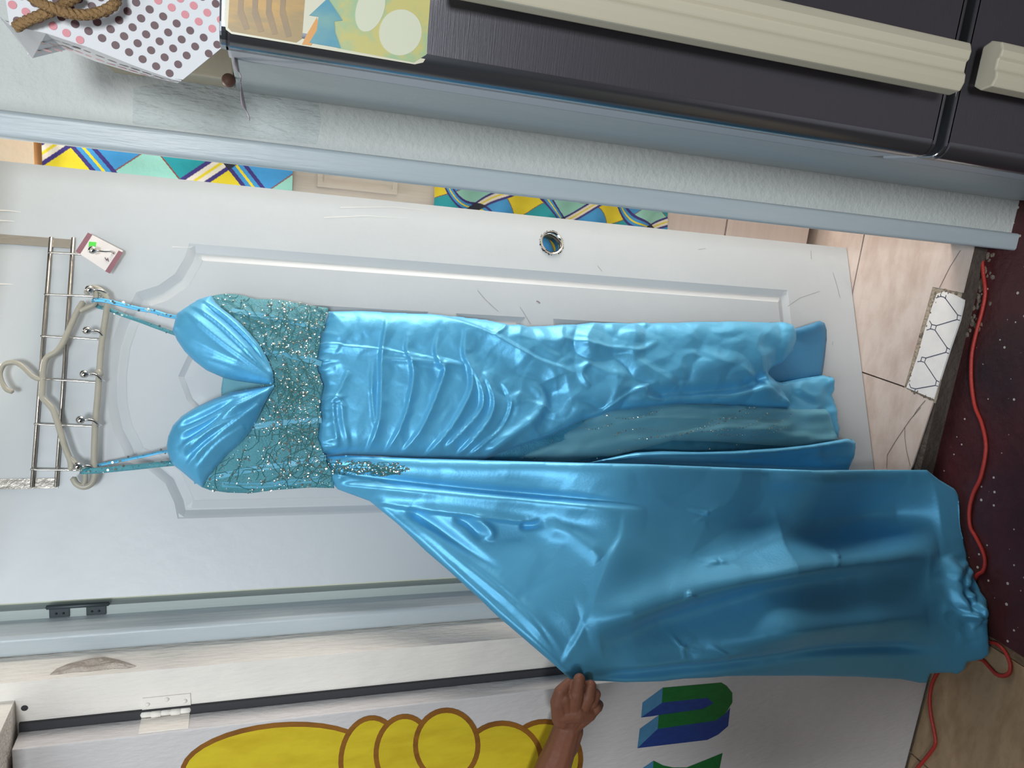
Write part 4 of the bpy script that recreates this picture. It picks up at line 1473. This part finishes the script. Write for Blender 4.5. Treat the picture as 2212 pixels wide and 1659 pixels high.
def drape_h(p, d):
    h = dome(d, 55, .040)
    c_ = lambda l: Z(l, *zC)
    f_ = lambda l: Z(l, *zD)
    # stitched tucks across the hip
    for l, w, a in (([(640, 190), (600, 430), (585, 560), (585, 750), (572, 1000), (540, 1130), (480, 1285)], 13, .012), ([(800, 330), (790, 470), (820, 560), (838, 680), (805, 880), (740, 1080), (630, 1290)], 12, .011),
                    ([(1050, 300), (1020, 470), (1045, 590), (1085, 640), (1010, 860), (900, 1100), (760, 1290)], 12, .012), ([(1260, 300), (1245, 500), (1290, 620), (1302, 760), (1240, 920), (1130, 1100), (950, 1310)], 14, .013),
                    ([(520, 560), (513, 800), (540, 1090)], 7, .006), ([(1300, 600), (1375, 770), (1385, 930), (1270, 1080), (1100, 1250)], 13, .011), ([(1400, 650), (1475, 850), (1455, 1000), (1340, 1160), (1200, 1312)], 13, .012),
                    ([(1550, 720), (1625, 900), (1560, 1080), (1420, 1210), (1290, 1315)], 13, .010)):
        h += pleat(p, c_(l), w, a, -1, 3, (.25, .08))
    h += ridge(p, c_([(1720, 680), (1890, 830), (1850, 980), (1600, 1180), (1420, 1325)]), 13, .014, (.25, .1))
    h -= ridge(p, c_([(1560, 750), (1640, 930), (1540, 1120), (1360, 1290)]), 8, .006)
    h -= ridge(p, c_([(1950, 700), (2010, 860), (1960, 1000), (1850, 1120)]), 26, .016, (.2, .2))
    h += ridge(p, c_([(1400, 640), (1650, 750), (1720, 900)]), 30, .006)
    # seams lengthwise
    h += pleat(p, c_([(60, 405), (350, 440), (590, 465), (800, 505), (1050, 545), (1270, 590)]), 12, .005, 1, 2, (.05, .1))
    h += ridge(p, c_([(590, 545), (800, 560), (1050, 580), (1280, 610)]), 6, .005)
    h += pleat(p, c_([(1000, 165), (1300, 270), (1500, 360), (1800, 530), (2150, 650)]), 22, .010, 1, 5, (.2, .3))
    h += ridge(p, c_([(1480, 350), (1560, 300), (1620, 240)]), 4, .005)
    # gathers at the waist seam
    r = np.random.default_rng(31)
    for q in range(30):
        y0 = r.uniform(130, 1280)
        l0 = [(70 + r.uniform(0, 30), y0), (150, y0 + r.normal(0, 14)), (r.uniform(190, 330), y0 + r.normal(0, 30))]
        h += ridge(p, c_(l0), r.uniform(2.5, 5), r.uniform(.002, .005), (.05, .7))
    h += pleat(p, c_([(100, 940), (230, 830), (330, 630)]), 10, .006, 1, 2.5)
    h += ridge(p, c_([(225, 840), (270, 900), (290, 1060), (340, 1260)]), 6, .007)
    h += ridge(p, c_([(205, 860), (215, 1050), (250, 1250)]), 5, .006)
    # lower folds
    h -= ridge(p, f_([(980, 552), (1200, 545), (1500, 520), (1650, 455)]), 11, .020, (.15, .05))
    h += ridge(p, f_([(870, 620), (1050, 575), (1400, 560), (1700, 520), (1760, 540)]), 16, .010, (.1, .1))
    h += ridge(p, f_([(1090, 430), (1300, 410), (1600, 350), (1780, 290)]), 26, .008)
    h -= ridge(p, f_([(1580, 270), (1700, 330), (1640, 400)]), 18, .010)
    h += pleat(p, f_([(1040, 490), (900, 545), (760, 640), (660, 685)]), 20, .008, -1, 4)
    h += ridge(p, f_([(500, 240), (700, 290), (930, 320), (1040, 265)]), 6, .005)
    h += ridge(p, f_([(680, 370), (620, 440), (670, 520)]), 7, .007)
    # creases from packing
    m1 = np.clip((p[:, 0] - 1010) / 120, 0, 1)
    h += m1 * (crumple(p, 58, .0095, 71) + crumple(p, 31, .0036, 72) + crumple(p, 90, .006, 77))
    h += (1 - m1) * (crumple(p, 42, .0026, 73) + crumple(p, 21, .0010, 75)) + crumple(p, 120, .005, 74)
    return h


cloth('draped_skirt', drape, lambda p: on_door(p, .048), drape_h, NRM, M_SATIN, gown, 3.4)

# --- front edge fold of the train
fold = Z([(700, 925), (850, 890), (950, 870), (1100, 862), (1300, 868), (1500, 862), (1750, 845), (1900, 830), (2050, 805), (2120, 792), (2165, 795), (2181, 812), (2178, 880), (2165, 950), (2160, 975), (1950, 968), (1700, 960), (1400, 945), (1000, 935)], *zD)
cloth('train_edge_fold', fold, lambda p: on_door(p, .075), lambda p, d: dome(d, 14, .012) + ridge(p, Z([(860, 893), (1200, 880), (1700, 860), (2150, 800)], *zD), 9, .012, (.1, .05)) - .012 * np.clip((p[:, 1] - 985) / 30, 0, 1) + crumple(p, 40, .003, 81), NRM, M_SATIN, gown, 5)

# --- train pulled out to the side
train = [(697, 986), (750, 983), (900, 990), (1040, 994), (1200, 998), (1400, 1003), (1550, 1009), (1760, 1016), (1900, 1015), (2004, 1015.5), (2032, 1037), (2062, 1055), (2075, 1072), (2080, 1100), (2078, 1128), (2084, 1160), (2087, 1179), (2086, 1209), (2108, 1247), (2128, 1295), (2132, 1324), (2131, 1366), (2134, 1394), (2134, 1413), (2120, 1424), (2087, 1430), (2081, 1446), (2067, 1456), (2050, 1452), (2031, 1453), (2009, 1455), (2001, 1475), (1987, 1475), (1946, 1467), (1849, 1461.5), (1710, 1459.5), (1567, 1459.6), (1537, 1462.6), (1477, 1465.6), (1432, 1471.6), (1352, 1473), (1283, 1472), (1250, 1474), (1232, 1467), (1191, 1431), (1119, 1368.6), (1074, 1330), (1035, 1292), (969, 1232), (921, 1191), (858, 1131), (798, 1082), (728, 1056), (705, 1030)]
trY = tps([(700, 990, 1.545), (1040, 994, 1.485), (1400, 1003, 1.405), (1760, 1016, 1.365), (2000, 1016, 1.37), (2078, 1100, 1.335), (2087, 1200, 1.285), (2132, 1330, 1.185), (2134, 1410, 1.16), (2000, 1475, 1.235), (1700, 1459, 1.25), (1430, 1471, 1.25), (1240, 1470, 1.245), (1119, 1368, 1.285), (969, 1232, 1.385), (858, 1131, 1.46), (728, 1056, 1.53), (1330, 1200, 1.315), (1700, 1210, 1.295), (1900, 1210, 1.295), (1150, 1150, 1.405), (1700, 1350, 1.205), (1450, 1110, 1.385), (1650, 1120, 1.39), (1880, 1120, 1.385)])
zG = (1600, 1200, 3.614)


def train_base(p):
    return on_y(p, trY(p))


def train_h(p, d):
    e_ = lambda l: Z(l, *zE)
    f_ = lambda l: Z(l, *zF)
    h = dome(d, 20, .008)
    h += pleat(p, e_([(0, 205), (200, 232), (500, 275), (900, 325), (1400, 375), (2200, 450)]), 34, .020, 1, 7, (.04, .2))
    h += ridge(p, e_([(0, 130), (600, 160), (1300, 190), (2200, 240)]), 30, .012, (.05, .5))
    h -= ridge(p, e_([(100, 220), (500, 262), (1000, 310), (1600, 360), (2212, 430)]), 10, .012, (.05, .3))
    h += pleat(p, e_([(90, 270), (400, 290), (800, 330)]), 16, .008, 1, 4, (.1, .5))
    h += pleat(p, e_([(330, 385), (600, 430), (900, 468), (1300, 520), (1490, 535)]), 20, .012, -1, 4, (.05, .1))
    h -= ridge(p, e_([(1330, 545), (1400, 545), (1480, 530)]), 8, .010)
    h += ridge(p, e_([(1000, 490), (1080, 540), (1130, 600), (1120, 650)]), 9, .010)
    h -= ridge(p, e_([(880, 490), (980, 540), (1080, 640)]), 8, .008)
    h -= ridge(p, e_([(560, 430), (760, 560), (950, 700), (1200, 870)]), 11, .010, (.1, .5))
    h += ridge(p, e_([(420, 420), (700, 620), (1000, 840), (1350, 1130), (1640, 1480)]), 16, .007)
    h -= ridge(p, e_([(800, 670), (1100, 900), (1400, 1170), (1620, 1470)]), 6, .004)
    h += ridge(p, e_([(340, 390), (700, 690), (1000, 960), (1300, 1230), (1660, 1570)]), 7, .006, (.05, .02))
    h += ridge(p, e_([(1440, 540), (1650, 600), (1800, 700), (1880, 790)]), 18, .010)
    # packing crease from the hip to the hand
    cr = e_([(2040, 460), (2020, 620), (1920, 790), (1850, 950), (1760, 1200), (1720, 1290), (1650, 1400), (1615, 1490)])
    h += pleat(p, cr, 40, .006, -1, 5, (.25, .05))
    # big soft folds running from the hand to the hem
    h += ridge(p, f_([(130, 880), (400, 790), (700, 690), (1100, 610), (1500, 560), (1850, 500)]), 40, .042, (.12, .2))
    h -= ridge(p, f_([(200, 960), (600, 850), (1000, 740), (1400, 650), (1800, 600)]), 40, .034, (.2, .25))
    h += ridge(p, f_([(650, 1020), (1000, 930), (1400, 870), (1800, 830)]), 26, .026, (.3, .25))
    h -= ridge(p, f_([(1100, 470), (1500, 380), (1850, 330)]), 55, .034, (.3, .2))
    h += ridge(p, f_([(1000, 180), (1400, 180), (1700, 170)]), 16, .008)
    h -= ridge(p, f_([(160, 1135), (500, 1100), (900, 1050), (1300, 1000), (1600, 985), (1850, 990)]), 11, .018, (.1, .1))
    h += ridge(p, f_([(300, 1090), (700, 1050), (1200, 985)]), 14, .008)
    # shiny turned-up hem lying on the floor
    h += ridge(p, Z([(1570, 0), (1620, 100), (1660, 250), (1740, 400), (1860, 510)], *zG), 14, .024, (.2, .1))
    h += ridge(p, Z([(1690, 60), (1720, 220), (1800, 360), (1890, 470)], *zG), 9, .016)
    h -= ridge(p, Z([(1670, 260), (1760, 380), (1850, 490)], *zG), 6, .014)
    m1 = np.exp(-(((p[:, 0] - 2080) / 40) ** 2 + ((p[:, 1] - 1270) / 75) ** 2))
    h += m1 * crumple(p, 24, .014, 91)
    h += crumple(p, 150, .006, 92) + crumple(p, 62, .0016, 93)
    # small star-shaped puckers
    for c_, s_ in ((f_([(610, 985)])[0], 5), (f_([(800, 1010)])[0], 7), (f_([(730, 330)])[0], 6), (f_([(770, 560)])[0], 7), (f_([(1340, 540)])[0], 8), (f_([(590, 700)])[0], 6)):
        for t_ in np.random.default_rng(int(c_[0])).uniform(0, 6.28, 4):
            h += ridge(p, [c_, (c_[0] + 22 * math.cos(t_), c_[1] + 14 * math.sin(t_)), (c_[0] + 44 * math.cos(t_), c_[1] + 30 * math.sin(t_))], s_ * .6, .0035, (.05, .8))
    return h


TN = np.array([.30, -.95, .0])
TN /= np.linalg.norm(TN)
trn = cloth('train', train, train_base, train_h, TN, M_SATIN, gown, 4.2, floor=FZ + .0115)
# sequined trail running down from the waist
trail = Z([(1400, 670), (1500, 680), (1700, 690), (1900, 700), (2040, 705), (2140, 755), (2060, 800), (1900, 822), (1700, 812), (1500, 802), (1420, 790)], *zB)
ontr = lookup(train, train_base, train_h, TN, .002)
tp = scatter(trail, 170, 61)
sequins('sequins', ontr, tp, np.random.default_rng(62).choice([.001, .0015, .0024, .003], len(tp), p=[.35, .3, .22, .13]), trn, 63, .4)
tp = scatter(trail, 120, 64)
threads('embroidery', ontr, tp, np.random.default_rng(3).normal(0, .4, len(tp)), trn, 65, trail, 40)

# ------------------------------------------------------------------ hand and forearm gripping the train
M_SKIN = mat('brown_skin', (132, 86, 66), .55, bump=(90, .15), var=(14, .4, (112, 70, 54)), spec=.4)
zH = (1000, 1300, 3.3515)


def hp(x, y, Y):
    return on_y(Z([(x, y)], *zH), Y)[0]


caps = []


def chain(pts, rad):
    for (a, b), (ra, rb) in zip(zip(pts, pts[1:]), zip(rad, rad[1:])):
        caps.append((np.array(a), np.array(b), ra, rb))


W = hp(758, 905, 1.218)
EL = hp(560, 1500, 1.225)
chain([EL, hp(660, 1180, 1.225), hp(715, 1040, 1.222), W], [.044, .036, .031, .028])
chain([hp(745, 1050, 1.226), hp(790, 930, 1.222)], [.026, .024])
kn = [hp(735, 690, 1.196), hp(820, 665, 1.190), hp(905, 690, 1.194), hp(960, 765, 1.202)]
for k_, q in enumerate(kn):
    chain([W + (q - W) * .08, W + (q - W) * .6, q], [.021, .019, (.0145, .0150, .0145, .0130)[k_]])
chain([hp(735, 800, 1.205), hp(820, 790, 1.20), hp(900, 800, 1.205)], [.022, .023, .02])
# fingers: knuckle -> middle joint -> tips folded behind the cloth
chain([kn[1], hp(842, 560, 1.188), hp(850, 560, 1.215), hp(830, 610, 1.232)], [.0142, .0118, .0106, .0095])
chain([kn[2], hp(925, 605, 1.195), hp(925, 620, 1.222), hp(890, 665, 1.236)], [.0138, .0114, .0102, .009])
chain([kn[2] * .5 + kn[3] * .5, hp(962, 668, 1.203), hp(955, 690, 1.228), hp(915, 725, 1.240)], [.0128, .0108, .0098, .0088])
chain([kn[3], hp(985, 745, 1.210), hp(980, 770, 1.232), hp(940, 790, 1.242)], [.0124, .0098, .009, .008])
# thumb from the side of the palm, its tip pressing against the first finger
chain([hp(715, 840, 1.210), hp(690, 730, 1.200), hp(705, 650, 1.198), hp(762, 588, 1.202)], [.021, .0165, .0125, .0098])


def flesh(name, caps, m, voxel, iters, step=.0035):
    """one continuous body from tapered limbs"""
    bm = bmesh.new()
    for a, b, ra, rb in caps:
        L_ = np.linalg.norm(b - a)
        for t_ in np.linspace(0, 1, max(2, int(L_ / step) + 1)):
            c = a + (b - a) * t_
            bmesh.ops.create_icosphere(bm, subdivisions=2, radius=ra + (rb - ra) * t_, matrix=Matrix.Translation(Vector(c)))
    me = bpy.data.meshes.new(name)
    bm.to_mesh(me)
    bm.free()
    per = bpy.data.objects.new(name, me)
    C.objects.link(per)
    md = per.modifiers.new('r', 'REMESH')
    md.mode = 'VOXEL'
    md.voxel_size = voxel
    md.use_smooth_shade = True
    ms = per.modifiers.new('s', 'SMOOTH')
    ms.iterations = iters
    ms.factor = .5
    dg = bpy.context.evaluated_depsgraph_get()
    me2 = bpy.data.meshes.new_from_object(per.evaluated_get(dg))
    per.modifiers.clear()
    per.data = me2
    me2.polygons.foreach_set('use_smooth', [True] * len(me2.polygons))
    me2.materials.clear()
    me2.materials.append(m)
    return per


hand = flesh('person', caps, M_SKIN, .0016, 7)
# the rest of that person stands outside the picture, to the left of the painted board door
V_ = lambda *q: np.array(q, float)
el = EL + (EL - hp(660, 1180, 1.225)) * .25
bx_, by_ = -1.72, .86
sh = V_(bx_ + .19, by_ + .06, 1.27)
caps = []
chain([EL, el, sh], [.043, .044, .055])
chain([sh, V_(bx_ + .06, by_, 1.30), V_(bx_ - .17, by_ - .05, 1.27)], [.07, .08, .07])
chain([V_(bx_ - .17, by_ - .05, 1.27), V_(bx_ - .23, by_ - .06, 1.02), V_(bx_ - .19, by_ + .08, .82)], [.055, .045, .032])
chain([V_(bx_ - .19, by_ + .08, .82), V_(bx_ - .18, by_ + .11, .74)], [.030, .026])
for s_ in (-1, 1):
    chain([V_(bx_ + s_ * .08, by_, .84), V_(bx_ + s_ * .07, by_, 1.04), V_(bx_ + s_ * .09, by_, 1.24)], [.105, .095, .095])
    chain([V_(bx_ + s_ * .09, by_, .80), V_(bx_ + s_ * .09, by_ + .01, .42), V_(bx_ + s_ * .09, by_ - .02, FZ + .06)], [.085, .056, .04])
    chain([V_(bx_ + s_ * .09, by_ - .03, FZ + .04), V_(bx_ + s_ * .10, by_ + .13, FZ + .032)], [.036, .028])
chain([V_(bx_, by_, 1.32), V_(bx_ + .01, by_ + .02, 1.43)], [.055, .05])
chain([V_(bx_ + .01, by_ + .03, 1.48), V_(bx_ + .01, by_ + .01, 1.56)], [.068, .082])
chain([V_(bx_ + .05, by_ + .10, 1.51), V_(bx_ + .045, by_ + .085, 1.54)], [.013, .010])
body = flesh('person_body', caps, M_SKIN, .007, 4, .02)
bm = bmesh.new()
bm.from_mesh(hand.data)
bm.from_mesh(body.data)
bm.to_mesh(hand.data)
bm.free()
hand.data.polygons.foreach_set('use_smooth', [True] * len(hand.data.polygons))
bpy.data.objects.remove(body)
tag(hand, 'person whose bare brown hand and forearm grip the edge of the blue train', 'person')


def garment(name, grow, m, pick):
    keep = [q for q in caps if pick(q)]
    o = flesh(name, [(a, b, ra + grow, rb + grow) for a, b, ra, rb in keep], m, .009, 4, .02)
    o.parent = hand
    return o


garment('shirt', .014, mat('grey_shirt', (96, 98, 108), .85), lambda q: min(q[0][2], q[1][2]) > .80 and max(q[0][2], q[1][2]) < 1.315 and q[2] > .054)
garment('trousers', .014, mat('dark_trousers', (48, 52, 66), .85), lambda q: max(q[0][2], q[1][2]) < .86 and q[3] > .035 and q[2] > .05)
hr = flesh('hair', [(V_(bx_ + .0, by_ - .01, 1.585), V_(bx_ - .01, by_ - .035, 1.53), .086, .078)], mat('black_hair', (22, 18, 16), .6, bump=(120, .6)), .009, 4, .02)
hr.parent = hand

# unseen photographer's body, added and widened to shade the lower left of the scene
caps = []
V_ = lambda *q: np.array(q, float)
px_, py_ = -0.36, -0.42
for s_ in (-1, 1):
    chain([V_(px_ + s_ * .10, py_ + .12, FZ + .03), V_(px_ + s_ * .10, py_ - .03, FZ + .05)], [.03, .045])
    chain([V_(px_ + s_ * .12, py_ - .02, FZ + .09), V_(px_ + s_ * .12, py_, .42), V_(px_ + s_ * .11, py_, .86)], [.085, .10, .115])
    chain([V_(px_ + s_ * .21, py_, 1.36), V_(px_ + s_ * .31, py_ + .06, 1.10), V_(px_ + .14 + s_ * .12, py_ + .27, 1.42), V_(px_ + .2 + s_ * .07, py_ + .33, 1.54)], [.07, .058, .036, .03])
for s_ in (-1, 0, 1):
    chain([V_(px_ + s_ * .10, py_, .88), V_(px_ + s_ * .11, py_, 1.12), V_(px_ + s_ * .12, py_, 1.33)], [.12, .12, .115])
chain([V_(px_, py_, 1.36), V_(px_, py_ + .01, 1.50)], [.075, .058])
chain([V_(px_, py_ + .01, 1.58), V_(px_, py_ - .01, 1.65)], [.075, .088])
tag(flesh('person', caps, mat('dark_clothing', (58, 56, 62), .8), .012, 4, .03), 'unseen photographer in dark clothes, added behind the lens to shade the scene', 'person')
